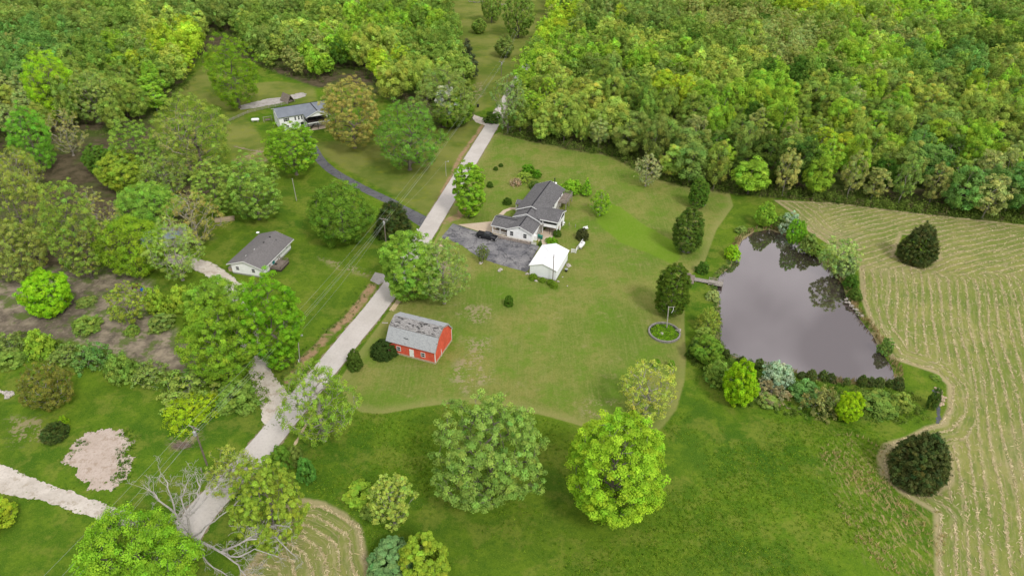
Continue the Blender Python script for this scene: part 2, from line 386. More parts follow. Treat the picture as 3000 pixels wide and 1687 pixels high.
def sdf(P, poly):
    """signed distance, positive inside"""
    poly = np.array(poly); n = len(poly)
    d2 = np.full(len(P), 1e18); ins = np.zeros(len(P), bool)
    for i in range(n):
        a = poly[i]; b = poly[(i+1) % n]; e = b-a; wv = P-a
        t = np.clip((wv@e)/max(e@e, 1e-9), 0, 1); q = wv-t[:, None]*e
        d2 = np.minimum(d2, (q*q).sum(1))
        c = (a[1] <= P[:, 1]) != (b[1] <= P[:, 1])
        with np.errstate(divide='ignore', invalid='ignore'):
            xs = a[0]+(P[:, 1]-a[1])*(b[0]-a[0])/(b[1]-a[1])
        ins ^= c & (P[:, 0] < xs)
    d = np.sqrt(d2); return np.where(ins, d, -d)
def pdist(P, line):
    line = np.array(line); d2 = np.full(len(P), 1e18)
    for i in range(len(line)-1):
        a = line[i]; e = line[i+1]-a; wv = P-a
        t = np.clip((wv@e)/(e@e), 0, 1); q = wv-t[:, None]*e; d2 = np.minimum(d2, (q*q).sum(1))
    return np.sqrt(d2)
def grow(a, b, h, lo, hi, k=1.25):
    xs = list(np.arange(a, b+h/2, h)); s = h
    while xs[-1] < hi: s = min(s*k, 250); xs.append(xs[-1]+s)
    s = h
    while xs[0] > lo: s = min(s*k, 250); xs.insert(0, xs[0]-s)
    return np.array(xs)
gx = grow(-130, 135, .65, -2500, 2500); gy = grow(52, 300, .65, -300, 4500)
X, Y = np.meshgrid(gx, gy); P2 = np.stack([X.ravel(), Y.ravel()], 1)
pd = sdf(P2, POND)
gz = np.where(pd > -1.2, np.clip(-(pd+1.2)*.35, -1.4, 0), 0.0)
def grid_mesh(name, P, z, nx, ny):
    me = bpy.data.meshes.new(name)
    co = np.column_stack([P, z]).astype(np.float32)
    i = np.arange((ny-1)*(nx-1)); r = i//(nx-1); c = i % (nx-1); a = r*nx+c
    fa = np.stack([a, a+1, a+nx+1, a+nx], 1).astype(np.int32)
    me.vertices.add(len(co)); me.vertices.foreach_set('co', co.ravel())
    me.loops.add(fa.size); me.loops.foreach_set('vertex_index', fa.ravel())
    me.polygons.add(len(fa)); me.polygons.foreach_set('loop_start', np.arange(0, fa.size, 4, dtype=np.int32))
    me.polygons.foreach_set('loop_total', np.full(len(fa), 4, np.int32))
    me.update(calc_edges=True); return me
gm = grid_mesh('ground', P2, gz, len(gx), len(gy))
def fattr(me, name, v):
    a = me.attributes.new(name, 'FLOAT', 'POINT'); a.data.foreach_set('value', v.astype(np.float32))
cl8 = lambda v: np.clip(v, -12, 12)
hay1 = np.minimum(sdf(P2, HAY1), np.minimum(-sdf(P2, CED1), -sdf(P2, CED2)))
hay2 = sdf(P2, HAY2)
hay = np.maximum(hay1, hay2)
bare = np.full(len(P2), -99.)
for b in BARE: bare = np.maximum(bare, sdf(P2, b))
ditch = np.maximum(np.maximum(1.15-pdist(P2, DITCH), .7-pdist(P2, DITCH2)), 1.4-pdist(P2, DITCH3))
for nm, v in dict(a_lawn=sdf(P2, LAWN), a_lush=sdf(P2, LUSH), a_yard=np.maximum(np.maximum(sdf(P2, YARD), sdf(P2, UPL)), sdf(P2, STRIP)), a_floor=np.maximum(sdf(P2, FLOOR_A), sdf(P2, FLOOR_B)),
                  a_dirt=sdf(P2, DIRT), a_hay=hay, a_bare=bare, a_ditch=ditch, a_pond=pd, a_tall=sdf(P2, TALL)).items(): fattr(gm, nm, cl8(v))
LEFT1 = HAY1[8:]+HAY1[:1]; LEFT1 = [tuple(G(2350, 1800))[:2]]+[p for p in LEFT1[0:]]
LEFT2 = gp([(680,1240),(754,1250),(814,1260),(871,1289),(910,1324),(921,1378),(928,1413),(945,1465),(985,1640)])
q0 = np.array(G(2110,586))[:2]; qd = np.array(G(2230,548))[:2]-q0; qd /= np.linalg.norm(qd); qn = np.array([-qd[1], qd[0]])
ph1 = np.where(hay1 > hay2, pdist(P2, LEFT1), pdist(P2, LEFT2))
_a = np.array(S(2879, 1095))[:2]; _b = np.array(S(2970, 1625))[:2]; _n = np.array([(_a-_b)[1], -(_a-_b)[0]]); _n /= np.linalg.norm(_n)
lin = (P2-np.array(G(2345, 1289))[:2])@_n
fattr(gm, 'a_lin', lin); fattr(gm, 'a_low', cl8(np.where(hay1 > hay2, G(2165, 690).y-P2[:, 1], -9)))
fattr(gm, 'a_phase', np.clip(ph1, 0, 400))
_d = (_a-_b)/np.linalg.norm(_a-_b); al = np.where(P2[:, 1] > G(2165, 690).y, (P2-q0)@qd, (P2-_b)@_d); fattr(gm, 'a_along', al)
rq = (P2-q0); fattr(gm, 'a_phase2', rq@qn+.0022*(rq@qd)**2)
FAM2 = gp([(2060,520),(2088,565),(2112,620),(2150,668),(2300,700),(2480,690),(3200,690),(3200,500),(2300,500)])
fattr(gm, 'a_fam', cl8(sdf(P2, FAM2)))
def ground_mat():
    t = NT('ground_cover')
    n01 = t.noise(.018, 3); n05 = t.noise(.06, 4, .6); n2 = t.noise(.3, 4, .6); n10 = t.noise(1.3, 4, .7); nf = t.noise(4.5, 3, .7)
    ev = t.math('ADD', t.math('MULTIPLY', t.math('SUBTRACT', n10, .5), 1.6), t.math('MULTIPLY', t.math('SUBTRACT', n2, .5), 3.0))
    def zone(name, wd, amp=1.0, off=0.0):
        v = t.math('ADD', t.attr(name), t.math('MULTIPLY', ev, amp)) if amp else t.attr(name)
        return t.step(v, off-wd, off+wd)
    # meadow
    c = t.mix(t.step(n05, .35, .66), (.048, .115, .009), (.100, .180, .012))
    c = t.mix(t.math('MULTIPLY', t.step(n01, .42, .62), .5), c, (.125, .175, .016))
    c = t.mix(t.math('MULTIPLY', t.step(t.noise(.035, 4, .6), .5, .62), .6), c, (.036, .098, .010))
    c = t.mix(t.math('MULTIPLY', t.step(n2, .46, .66), .55), c, (.145, .215, .018))
    c = t.mix(t.math('MULTIPLY', t.step(t.noise(.13, 5, .7), .49, .60), .6), c, (.175, .205, .032))
    c = t.mix(t.math('MULTIPLY', t.step(n10, .45, .68), .5), c, (.036, .095, .010))
    c = t.mix(t.math('MULTIPLY', t.step(nf, .48, .70), .45), c, (.20, .28, .035))
    # tall dry grass
    dry = t.math('MULTIPLY', zone('a_tall', 5, 1.5), t.step(t.noise(.9, 4, .75, stretch=(2.2, .6, 1, .5)), .50, .60))
    c = t.mix(t.math('MULTIPLY', dry, .75), c, (.36, .27, .13))
    # mown lawns
    l = t.mix(t.step(n05, .34, .66), (.112, .185, .024), (.245, .238, .066))
    l = t.mix(t.math('MULTIPLY', t.step(n01, .4, .6), .45), l, (.205, .20, .056))
    l = t.mix(t.math('MULTIPLY', t.step(n2, .48, .70), .55), l, (.105, .19, .016))
    mow = t.noise(.9, 3, .6, stretch=(2.2, .12, 1, .62))
    l = t.mix(t.math('MULTIPLY', t.step(mow, .46, .62), .28), l, (.255, .265, .085))
    l = t.mix(t.math('MULTIPLY', t.step(n10, .45, .68), .45), l, (.255, .26, .072))
    l = t.mix(t.math('MULTIPLY', t.step(t.noise(.75, 5, .75), .5, .62), .4), l, (.10, .165, .018))
    l = t.mix(t.math('MULTIPLY', t.step(nf, .48, .7), .42), l, (.085, .135, .018))
    l = t.mix(t.math('MULTIPLY', t.step(t.noise(.11, 5, .7), .48, .62), .55), l, (.105, .205, .016))
    l = t.mix(t.math('MULTIPLY', t.step(t.noise(2.3, 4, .75), .46, .62), .38), l, (.095, .15, .022))
    l = t.mix(t.math('MULTIPLY', t.step(t.noise(.2, 5, .75), .56, .68), .4), l, (.29, .25, .11))
    edge = t.math('SUBTRACT', 1.0, t.step(t.attr('a_lawn'), .4, 3.2))
    l = t.mix(t.math('MULTIPLY', edge, .5), l, (.27, .26, .09))
    c = t.mix(t.step(t.math('ADD', t.attr('a_lawn'), t.math('MULTIPLY', t.math('SUBTRACT', n10, .5), .5)), -.25, .3), c, l)
    y = t.mix(t.step(n05, .35, .65), (.105, .150, .024), (.200, .210, .055))
    y = t.mix(t.math('MULTIPLY', t.step(n2, .5, .72), .55), y, (.20, .225, .025))
    y = t.mix(t.math('MULTIPLY', t.step(nf, .5, .75), .3), y, (.06, .09, .015))
    c = t.mix(t.math('MULTIPLY', zone('a_yard', 1.2, .8), .9), c, y)
    c = t.mix(t.math('MULTIPLY', zone('a_lush', .7, .25), .75), c, t.mix(n10, (.12, .235, .012), (.16, .265, .022)))
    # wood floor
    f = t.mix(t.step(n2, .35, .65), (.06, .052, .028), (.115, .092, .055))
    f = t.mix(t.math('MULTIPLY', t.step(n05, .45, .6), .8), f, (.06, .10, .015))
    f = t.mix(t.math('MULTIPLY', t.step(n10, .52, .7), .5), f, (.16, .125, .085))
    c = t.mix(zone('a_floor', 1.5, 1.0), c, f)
    # bare brown yard
    d = t.mix(t.step(n2, .35, .65), (.125, .106, .078), (.31, .26, .185))
    d = t.mix(t.math('MULTIPLY', t.step(n05, .48, .62), .8), d, (.105, .086, .064))
    d = t.mix(t.math('MULTIPLY', t.step(n10, .5, .7), .55), d, (.36, .29, .22))
    d = t.mix(t.math('MULTIPLY', t.step(t.noise(.22, 5, .7), .49, .60), .85), d, (.095, .14, .028))
    c = t.mix(zone('a_dirt', 1.6, 1.4), c, d)
    # hay
    wob = t.math('MULTIPLY', t.math('SUBTRACT', t.noise(.07, 3), .5), 1.5)
    wob2 = t.math('MULTIPLY', t.math('SUBTRACT', n10, .5), .55)
    sel = t.step(t.math('ADD', t.attr('a_fam'), wob), -.6, .6)
    ph_ = t.n('ShaderNodeMix'); t.L(sel, ph_.inputs[0]); t.L(t.attr('a_phase'), ph_.inputs[2]); t.L(t.attr('a_phase2'), ph_.inputs[3])
    low = t.math('MULTIPLY', t.step(t.math('ADD', t.attr('a_low'), t.math('MULTIPLY', wob, 5.0)), -.6, .6), t.step(t.math('ADD', t.attr('a_phase'), wob), 5.2, 5.6))
    ph2_ = t.n('ShaderNodeMix'); t.L(low, ph2_.inputs[0]); t.L(ph_.outputs[0], ph2_.inputs[2]); t.L(t.attr('a_lin'), ph2_.inputs[3])
    ph = t.math('ADD', ph2_.outputs[0], t.math('ADD', wob, wob2))
    fr = t.math('PINGPONG', t.math('DIVIDE', ph, 2.1), .5)
    fr2 = t.math('PINGPONG', t.math('DIVIDE', t.math('ADD', ph, .7), 1.05), .5)
    h = t.mix(t.step(n05, .35, .65), (.145, .198, .034), (.24, .25, .068))
    h = t.mix(t.math('MULTIPLY', t.step(n2, .45, .7), .55), h, (.105, .16, .03))
    h = t.mix(t.math('MULTIPLY', t.step(nf, .45, .7), .4), h, (.28, .24, .12))
    wn_ = t.step(t.math('ADD', fr, t.math('MULTIPLY', t.math('SUBTRACT', t.noise(.55, 4, .7), .5), .9)), .31, .47)
    h = t.mix(t.math('MULTIPLY', wn_, t.math('MULTIPLY_ADD', t.step(n10, .3, .6), .22, .12)), h, (.47, .38, .235))
    h = t.mix(t.math('MULTIPLY', t.step(fr2, .33, .46), t.math('MULTIPLY', t.step(n2, .48, .62), .5)), h, (.33, .27, .15))
    h = t.mix(t.math('MULTIPLY', t.step(n01, .5, .66), .3), h, (.34, .28, .17))
    cx = t.n('ShaderNodeCombineXYZ'); t.L(ph, cx.inputs[0]); t.L(t.math('MULTIPLY', t.attr('a_along'), .16), cx.inputs[1])
    stk = t.noise(2.4, 4, .7, vec=cx.outputs[0]); stk2 = t.noise(1.1, 3, .6, vec=cx.outputs[0])
    h = t.mix(t.math('MULTIPLY', t.step(stk, .52, .66), .32), h, (.44, .36, .215))
    h = t.mix(t.math('MULTIPLY', t.step(stk2, .52, .66), .55), h, (.115, .165, .035))
    he = t.math('SUBTRACT', 1.0, t.step(t.attr('a_hay'), .6, 1.6))
    h = t.mix(t.math('MULTIPLY', he, .6), h, (.40, .32, .19))
    c = t.mix(t.step(t.math('ADD', t.attr('a_hay'), wob2), -.35, .4), c, h)
    # bare spots, ditches, pond bank
    bz = t.math('MULTIPLY', t.step(t.attr('a_bare'), -1.5, 1.2), t.step(t.math('ADD', n10, t.math('MULTIPLY', t.math('SUBTRACT', n2, .5), .9)), .5, .6))
    c = t.mix(t.math('MULTIPLY', bz, .6), c, t.mix(nf, (.30, .22, .145), (.42, .32, .225)))
    dz = zone('a_ditch', .5, .45)
    c = t.mix(t.math('MULTIPLY', dz, t.step(n2, .3, .55)), c, t.mix(n10, (.19, .115, .06), (.46, .32, .19)))
    bk = t.math('MULTIPLY', t.step(t.attr('a_pond'), -2.2, -.5), t.step(t.math('ADD', n2, t.math('MULTIPLY', n10, .3)), .55, .7))
    c = t.mix(t.math('MULTIPLY', bk, .8), c, (.30, .235, .135))
    c = t.mix(t.step(t.attr('a_pond'), -.3, .4), c, (.05, .04, .032))
    t.color(c).rough(1.0, .02)
    t.bump(t.math('ADD', nf, t.math('MULTIPLY', n10, 1.5)), .22, .55)
    return t.m
gm.materials.append(ground_mat()); gm.polygons.foreach_set('use_smooth', [True]*len(gm.polygons))
tag(link(bpy.data.objects.new('ground', gm)), kind='structure')

# ------------------------------------------------------------------ flat sheets: road, drives, paths, water
def ragged(poly, seg, amp, rng):
    out = []; n = len(poly)
    for i in range(n):
        a = Vector(poly[i][:2]); b = Vector(poly[(i+1) % n][:2]); k = max(1, int((b-a).length/seg)); nn = Vector(((b-a).y, -(b-a).x)).normalized()
        m = 4 if amp >= .2 else 1
        offs = [rng.uniform(-amp, amp) for _ in range(k+1)]
        for j in range(k):
            for q in range(m):
                f = q/m; out.append(a.lerp(b, (j+f)/k)+nn*(offs[j]*(1-f)+offs[j+1]*f+(rng.uniform(-amp, amp)*.55 if m > 1 else 0)))
    return out
def sheet(name, poly, z, m, amp=0.0, seg=1.0, seed=1):
    rng = random.Random(seed)
    if amp: poly = ragged(poly, seg, amp, rng)
    me = bpy.data.meshes.new(name); me.from_pydata([(p[0], p[1], z) for p in poly], [], [list(range(len(poly)))])
    me.materials.append(m); me.update()
    if me.polygons[0].normal.z < 0: me.flip_normals()
    return tag(link(bpy.data.objects.new(name, me)), kind='structure')
def spline(P, step=2.0):
    P = [Vector(p[:2]) for p in P]; out = []
    for i in range(len(P)-1):
        p0 = P[max(i-1, 0)]; p1 = P[i]; p2 = P[i+1]; p3 = P[min(i+2, len(P)-1)]
        k = max(1, int((p2-p1).length/step))
        for j in range(k):
            t = j/k; out.append(.5*((2*p1)+(p2-p0)*t+(2*p0-5*p1+4*p2-p3)*t*t+(3*p1-p0-3*p2+p3)*t**3))
    out.append(P[-1]); return out
def ribbon(P, wid):
    P = spline(P); L_ = []; R_ = []; n = len(P)
    for i, p in enumerate(P):
        d = (P[min(i+1, n-1)]-P[max(i-1, 0)]).normalized(); nn = Vector((-d.y, d.x))
        wv = wid if not callable(wid) else wid(i/(n-1))
        L_.append(p+nn*wv/2); R_.append(p-nn*wv/2)
    return L_+R_[::-1]
ROADC = [G(385,1480), G(446,1385), G(507,1288), G(646,1139), G(760,1000), G(878,856), G(990,714), G(1120,508), G(1246,302), G(1284,238), G(1312,190), G(1330,160)]
ROAD_POLY = ribbon(ROADC, lambda t: 5.6-.6*t)
sheet('road', ROAD_POLY, .045, M['road'], .05, 1.5, 3)
sheet('road_shoulder', ribbon(ROADC, lambda t: 6.1-.6*t), .02, M['verge'], .25, .8, 4)
sheet('upper_driveway', ribbon([A2(470,960), A2(505,1010), A2(560,1110), A2(640,1195), A2(760,1270), A2(900,1345), A2(1100,1440), A6(1330,235), A6(1480,320), A6(1590,385)], lambda t: 3.3+2.2*max(0, t-.8)*5), .03, M['asphalt'], .07, .8, 5)
sheet('parking_asphalt', pts2([HS(112,640), HS(400,738), HS(600,790), HS(900,850), HS(1060,890), HS(1165,915), HS(1110,1000), HS(1045,1140), HS(1040,1190), HS(995,1228), HS(860,1190), HS(640,1130), HS(470,1072), HS(330,990), HS(230,910), HS(90,850), HS(-35,815)]), .03, M['asphalt_old'], .08, .7, 6)
sheet('concrete_driveway', pts2([HS(172,655), HS(600,615), HS(640,640), HS(640,790), HS(580,775), HS(400,728)]), .036, M['concrete'])
sheet('front_walk', ribbon([HS(690,540), HS(740,490), HS(820,460), HS(915,462)], 1.4), .03, M['concrete'])
sheet('patio', pts2([HS(1120,800), HS(1240,700), HS(1440,630), HS(1420,700), HS(1300,830), HS(1240,890), HS(1170,900)]), .03, M['concrete'], .05, 1, 2)
sheet('white_gravel_drive', pts2([B0(-200,560), B0(0,655), B0(130,705), B0(300,785), B0(470,835), B0(620,895), B0(780,955), B0(930,1000), B0(1200,1100), B0(1290,1010), B0(1290,1250), B0(1000,1140), B0(800,1075), B0(650,1030), B0(500,985), B0(330,925), B0(160,890), B0(0,858), B0(-250,830)]), .025, M['white_gravel'], .22, 1.0, 7)
sheet('house_gravel_drive', ribbon([G(712,1060), G(693,1010), G(668,968), G(652,925), G(632,875), G(618,800), G(598,740), G(560,700), G(505,668), G(440,652), G(368,650)], lambda t: 7.5-3.2*min(1, t*5)+2.0*max(0, t-.7)), .025, M['gravel'], .3, .8, 8)
sheet('gravel_patch', pts2([B0(430,650), B0(480,590), B0(500,530), B0(560,480), B0(640,430), B0(740,408), B0(860,412), B0(880,470), B0(960,500), B0(900,560), B0(880,600), B0(945,610), B0(930,700), B0(890,750), B0(820,830), B0(720,848), B0(640,835), B0(610,780), B0(540,740), B0(560,700), B0(520,665)]), .025, M['pink_gravel'], .45, .7, 9)
sheet('gravel_bed', pts2([A2(0,750), A2(200,700), A2(300,690), A2(440,655), A2(480,665), A2(470,685), A2(300,730), A2(120,765), A2(10,778)]), .02, M['grey_gravel'], .2, .8, 10)
sheet('side_drive', pts2([A2(1660,812), A2(1770,852), A2(1745,890), A2(1680,868), A2(1655,840)]), .03, M['gravel'], .2, .8, 11)
sheet('concrete_pad', pts2([A6(1205,718), A6(1275,735), A6(1272,785), A6(1232,808), A6(1170,776)]), .03, M['grey_gravel'], .05, .7, 12)
sheet('tyre_path', pts2([A6(1302,988), A6(1338,994), A6(1440,855), A6(1660,590), A6(1690,530), A6(1665,520), A6(1620,590), A6(1400,855)]), .03, M['tan_path'], .07, .8, 13)
sheet('dirt_track', pts2([B1(385,525), B1(400,525), B1(470,400), B1(540,300), B1(520,290), B1(430,430)]), .02, M['tan_path'], .15, .7, 14)
sheet('worn_track', ribbon([A2(-40,1035), A2(60,1058), A2(175,1078)], .9), .02, M['verge'], .4, .5, 15)
def water_mat():
    t = NT('pond_water'); t.t.nodes.remove(t.b)
    d = t.n('ShaderNodeBsdfDiffuse'); g = t.n('ShaderNodeBsdfGlossy'); ms = t.n('ShaderNodeMixShader')
    d.inputs['Color'].default_value = (.045, .034, .030, 1); g.inputs['Color'].default_value = (1, .94, .94, 1)
    g.inputs['Roughness'].default_value = .03; ms.inputs[0].default_value = .315
    b = t.n('ShaderNodeBump'); b.inputs['Strength'].default_value = .05; b.inputs['Distance'].default_value = .03
    t.L(t.noise(2.5, 3), b.inputs['Height']); t.L(b.outputs[0], g.inputs['Normal'])
    t.L(d.outputs[0], ms.inputs[1]); t.L(g.outputs[0], ms.inputs[2]); t.L(ms.outputs[0], t.out.inputs['Surface'])
    return t.m
_pc = sum((Vector(p) for p in POND), Vector((0, 0)))/len(POND)
sheet('pond', [_pc+(Vector(p)-_pc)*1.035 for p in POND], -.34, water_mat())
# ------------------------------------------------------------------ buildings
def window_y(root, x, z, w_, h, y, out=-1, frame='white', off=(0, 0, 0), mull=True, shutters=False, name='window'):
    """window in a wall whose face is the plane y; out = -1 faces the viewer"""
    f = MB(off); d = .07*out; t = .09
    y0, y1 = sorted((y, y+d))
    f.box(x-w_/2-t, y0, z-t, x+w_/2+t, y1, z).box(x-w_/2-t, y0, z+h, x+w_/2+t, y1, z+h+t)
    f.box(x-w_/2-t, y0, z, x-w_/2, y1, z+h).box(x+w_/2, y0, z, x+w_/2+t, y1, z+h)
    y0, y1 = sorted((y, y+d*.8))
    if mull: f.box(x-w_/2, y0, z+h/2-.03, x+w_/2, y1, z+h/2+.03)
    o = f.build(name, M[frame], root); y0, y1 = sorted((y, y+d*.4))
    MB(off).box(x-w_/2, y0, z, x+w_/2, y1, z+h).build('pane', M['glass'], o)
    if shutters:
        for sx in (-1, 1):
            y0, y1 = sorted((y, y+.05*out)); xa, xb = sorted((x+sx*(w_/2+.12), x+sx*(w_/2+.5)))
            MB(off).box(xa, y0, z-.05, xb, y1, z+h+.05).build('shutter', M['trim_black'], root)
    return o
def window_x(root, y, z, w_, h, x, out=1, frame='white', off=(0, 0, 0), name='window'):
    f = MB(off); t = .07; x0, x1 = sorted((x, x+.06*out))
    f.box(x0, y-w_/2-t, z-t, x1, y+w_/2+t, z).box(x0, y-w_/2-t, z+h, x1, y+w_/2+t, z+h+t)
    f.box(x0, y-w_/2-t, z, x1, y-w_/2, z+h).box(x0, y+w_/2, z, x1, y+w_/2+t, z+h)
    o = f.build(name, M[frame], root); x0, x1 = sorted((x, x+.03*out))
    MB(off).box(x0, y-w_/2, z, x1, y+w_/2, z+h).build('pane', M['glass'], o); return o
def railing(root, pts, z, h, m, gap=.35, name='railing', off=(0, 0, 0), post=.06):
    b = MB(off)
    for (x0, y0), (x1, y1) in zip(pts[:-1], pts[1:]):
        a = Vector((x0, y0, z)); c = Vector((x1, y1, z)); L_ = (c-a).length; n = max(1, int(L_/gap))
        for i in range(n+1):
            p = a.lerp(c, i/n); r = post if i in (0, n) else .03
            b.box(p.x-r, p.y-r, z, p.x+r, p.y+r, z+h)
        for hh in (.1, h):
            b.tube(a+Vector((0, 0, hh)), c+Vector((0, 0, hh)), .05, .05, 4)
    return b.build(name, M[m], root)
def steps(root, x0, x1, y0, y1, z0, z1, n, m, axis='y', name='stairs', off=(0, 0, 0)):
    b = MB(off)
    for i in range(n):
        f0, f1 = i/n, (i+1)/n; zz = z1+(z0-z1)*(i+1)/(n+1)
        if axis == 'y': b.box(x0, y0+(y1-y0)*f0, zz-.06, x1, y0+(y1-y0)*f1, zz)
        else: b.box(x0+(x1-x0)*f0, y0, zz-.06, x0+(x1-x0)*f1, y1, zz)
    for e in (0, 1):
        if axis == 'y':
            xx = x0+.04 if e == 0 else x1-.04; b.tube((xx, y0, z1-.15), (xx, y1, z0), .06, .06, 4)
        else:
            yy = y0+.04 if e == 0 else y1-.04; b.tube((x0, yy, z1-.15), (x1, yy, z0), .06, .06, 4)
    return b.build(name, M[m], root)

# --- red barn: local x along the long front, y into the depth
BA = 2.805-pi; bx_ = np.array([cos(BA), sin(BA)])
b0 = np.array([-16.489, 114.212])-bx_*11.629
barn = thing('barn', 'red wooden barn with a weathered grey gambrel roof beside the road', 'barn', (b0[0], b0[1], 0), BA)
LB, WB, HE, HB, HR, INS = 11.63, 8.78, 3.41, 6.06, 7.14, 1.796
MB().box(-.06, -.06, -.1, LB+.06, WB+.06, .48).build('foundation', M['tan_block'], barn)
MB().ext_x([(0, .48), (WB, .48), (WB, HE+.1), (WB-INS, HB-.1), (WB/2, HR-.1), (INS, HB-.1), (0, HE+.1)], 0, LB).build('wall', M['red_boards'], barn)
def panel(p0, p1, t=.12, x0=-.22, x1=LB+.22):
    d = Vector((p1[0]-p0[0], p1[1]-p0[1])).normalized(); n = Vector((-d.y, d.x))*t
    if n.y < 0: n = -n
    return MB().ext_x([p0, p1, (p1[0]+n.x, p1[1]+n.y), (p0[0]+n.x, p0[1]+n.y)], x0, x1)
panel((-.28, HE-.1), (INS, HB)).build('roof_panel', M['barn_lo'], barn)
tag(panel((INS-.04, HB+.06), (WB/2, HR+.05), .12).build('roof_panel', M['barn_up'], barn), 'upper roof slope with dark torn shingles')
panel((WB/2, HR+.055), (WB-INS+.04, HB+.06), .12).build('roof_panel', M['barn_lo'], barn)
panel((WB-INS, HB), (WB+.28, HE-.1)).build('roof_panel', M['barn_lo'], barn)
for xx in (-.245, LB+.215):
    MB().ext_x([(-.28, HE-.12), (INS, HB-.02), (WB/2, HR), (WB-INS, HB-.02), (WB+.28, HE-.12), (WB+.28, HE-.30), (WB-INS-.1, HB-.22), (WB/2, HR-.2), (INS+.1, HB-.22), (-.28, HE-.30)][::-1], xx, xx+.03).build('fascia', M['galv'], barn)
for xx, yy in ((-.04, -.04), (LB-.10, -.04), (LB-.10, WB-.10), (-.04, WB-.1)):
    MB().box(xx, yy, .5, xx+.14, yy+.14, HE).build('corner_board', M['white'], barn)
window_y(barn, 2.75, 1.25, .85, 1.05, 0); window_y(barn, 8.7, 1.25, .85, 1.05, 0)
dr = MB().box(5.4, -.07, .45, 6.45, 0, 2.45).build('door', M['white'], barn); MB().box(6.28, -.13, 1.35, 6.36, -.07, 1.45).build('handle', M['black'], dr)
MB().box(LB, 3.0, .5, LB+.06, 3.1, 1.9).box(LB+.05, 2.92, 0, LB+.14, 3.02, 1.5).build('post', M['white'], barn)
MB().box(4.05, -.03, 1.5, 4.12, 0, 2.6).box(4.3, -.03, 1.5, 4.37, 0, 2.6).build('trim_strip', simple('pale_red', (.55, .2, .16)), barn)

# --- white garage (this frame also carries the main house)
GA = 2.793-pi; g0 = np.array([11.288, 147.871])
_gx = np.array([cos(GA), sin(GA)]); _gy = np.array([-sin(GA), cos(GA)])
def A(x, y, z=0.0): p = g0+_gx*x+_gy*y; return Vector((p[0], p[1], z))
gar = thing('garage', 'plain white garage with a white metal roof at the end of the parking area', 'garage', A(-7.14, 0), GA)
GW, GL = 7.14, 10.66
MB().ext_y([(0, .25), (GW, .25), (GW, 3.15), (GW/2, 4.38), (0, 3.15)], 0, GL).build('wall', M['garage_wall'], gar)
MB().box(-.04, -.04, -.1, GW+.04, GL+.04, .25).build('foundation', M['grey_block'], gar)
MB().gable_y(-.32, GW+.32, -.22, GL+.22, 3.06, 4.42, .1).build('roof', M['white_roof'], gar)
for yy in (-.25, GL+.22):
    MB().ext_y([(-.33, 2.98), (GW/2, 4.32), (GW+.33, 2.98), (GW+.33, 3.15), (GW/2, 4.50), (-.33, 3.15)], yy, yy+.03).build('fascia', M['white'], gar)
MB().box(-.06, 1.5, .25, -.0, 4.6, 2.5).box(-.06, 5.6, .25, 0, 8.7, 2.5).build('garage_door', M['white'], gar)
MB().box(.9, -.02, .5, 1.0, .0, 3.0).build('downpipe', M['white'], gar)

# --- main house
OFF = (19.4, -15.3, 0)
mh = thing('house', 'white house with dark grey shingle roofs, carport and raised porch beside the parking area', 'house', A(-19.4, 15.3), GA)
W_, K_ = 'white_siding', 'shingle_dark'
MB(OFF).ext_y([(-19.4, -.1), (-12.0, -.1), (-12.0, 3.25), (-15.7, 4.75), (-19.4, 3.25)], 15.3, 21.8).build('wall', M[W_], mh)
MB(OFF).gable_y(-19.85, -11.6, 14.95, 21.62, 3.1, 4.82).build('roof', M[K_], mh)
MB(OFF).ext_y([(-19.6, -.1), (-12.0, -.1), (-12.0, 3.95), (-15.7, 5.45), (-19.6, 3.95)], 21.8, 25.7).build('wall', M[W_], mh)
MB(OFF).gable_y(-20.05, -11.6, 21.4, 25.6, 3.78, 5.55).build('roof', M[K_], mh)
MB(OFF).ext_y([(-20.1, -.1), (-11.4, -.1), (-11.4, 4.3), (-15.7, 6.0), (-20.1, 4.3)], 25.7, 43.0).build('wall', M[W_], mh)
MB(OFF).gable_y(-20.6, -10.9, 25.3, 43.35, 4.12, 6.15).build('roof', M[K_], mh)
for (xa, xb, y_, ze, zr) in ((-19.87, -11.58, 14.90, 3.0, 4.74), (-20.07, -11.58, 21.35, 3.68, 5.47), (-20.62, -10.88, 25.25, 4.02, 6.07), (-20.62, -10.88, 43.36, 4.02, 6.07)):
    xm = (xa+xb)/2; MB(OFF).ext_y([(xa, ze), (xm, zr), (xb, ze), (xb, ze+.24), (xm, zr+.24), (xa, ze+.24)], y_, y_+.045).build('fascia', M['white'], mh)
for (xm, y0, y1, z) in ((-15.72, 15.0, 21.5, 4.97), (-15.82, 21.45, 25.4, 5.7), (-15.75, 25.35, 43.3, 6.3)):
    MB(OFF).ext_y([(xm-.2, z-.07), (xm, z+.035), (xm+.2, z-.07)], y0, y1).build('ridge_cap', M['ridge_cap'], mh)
for xx in (-18.0, -14.0): window_y(mh, xx, 1.35, .95, 1.35, 15.3, off=OFF)
MB(OFF).tube((-15.7, 15.33, 4.2), (-15.7, 15.24, 4.2), .25, .25, 10).build('gable_vent', M['galv'], mh)
MB(OFF).box(-19.0, 15.24, .2, -12.2, 15.3, .42).build('skirt_board', M['white'], mh)
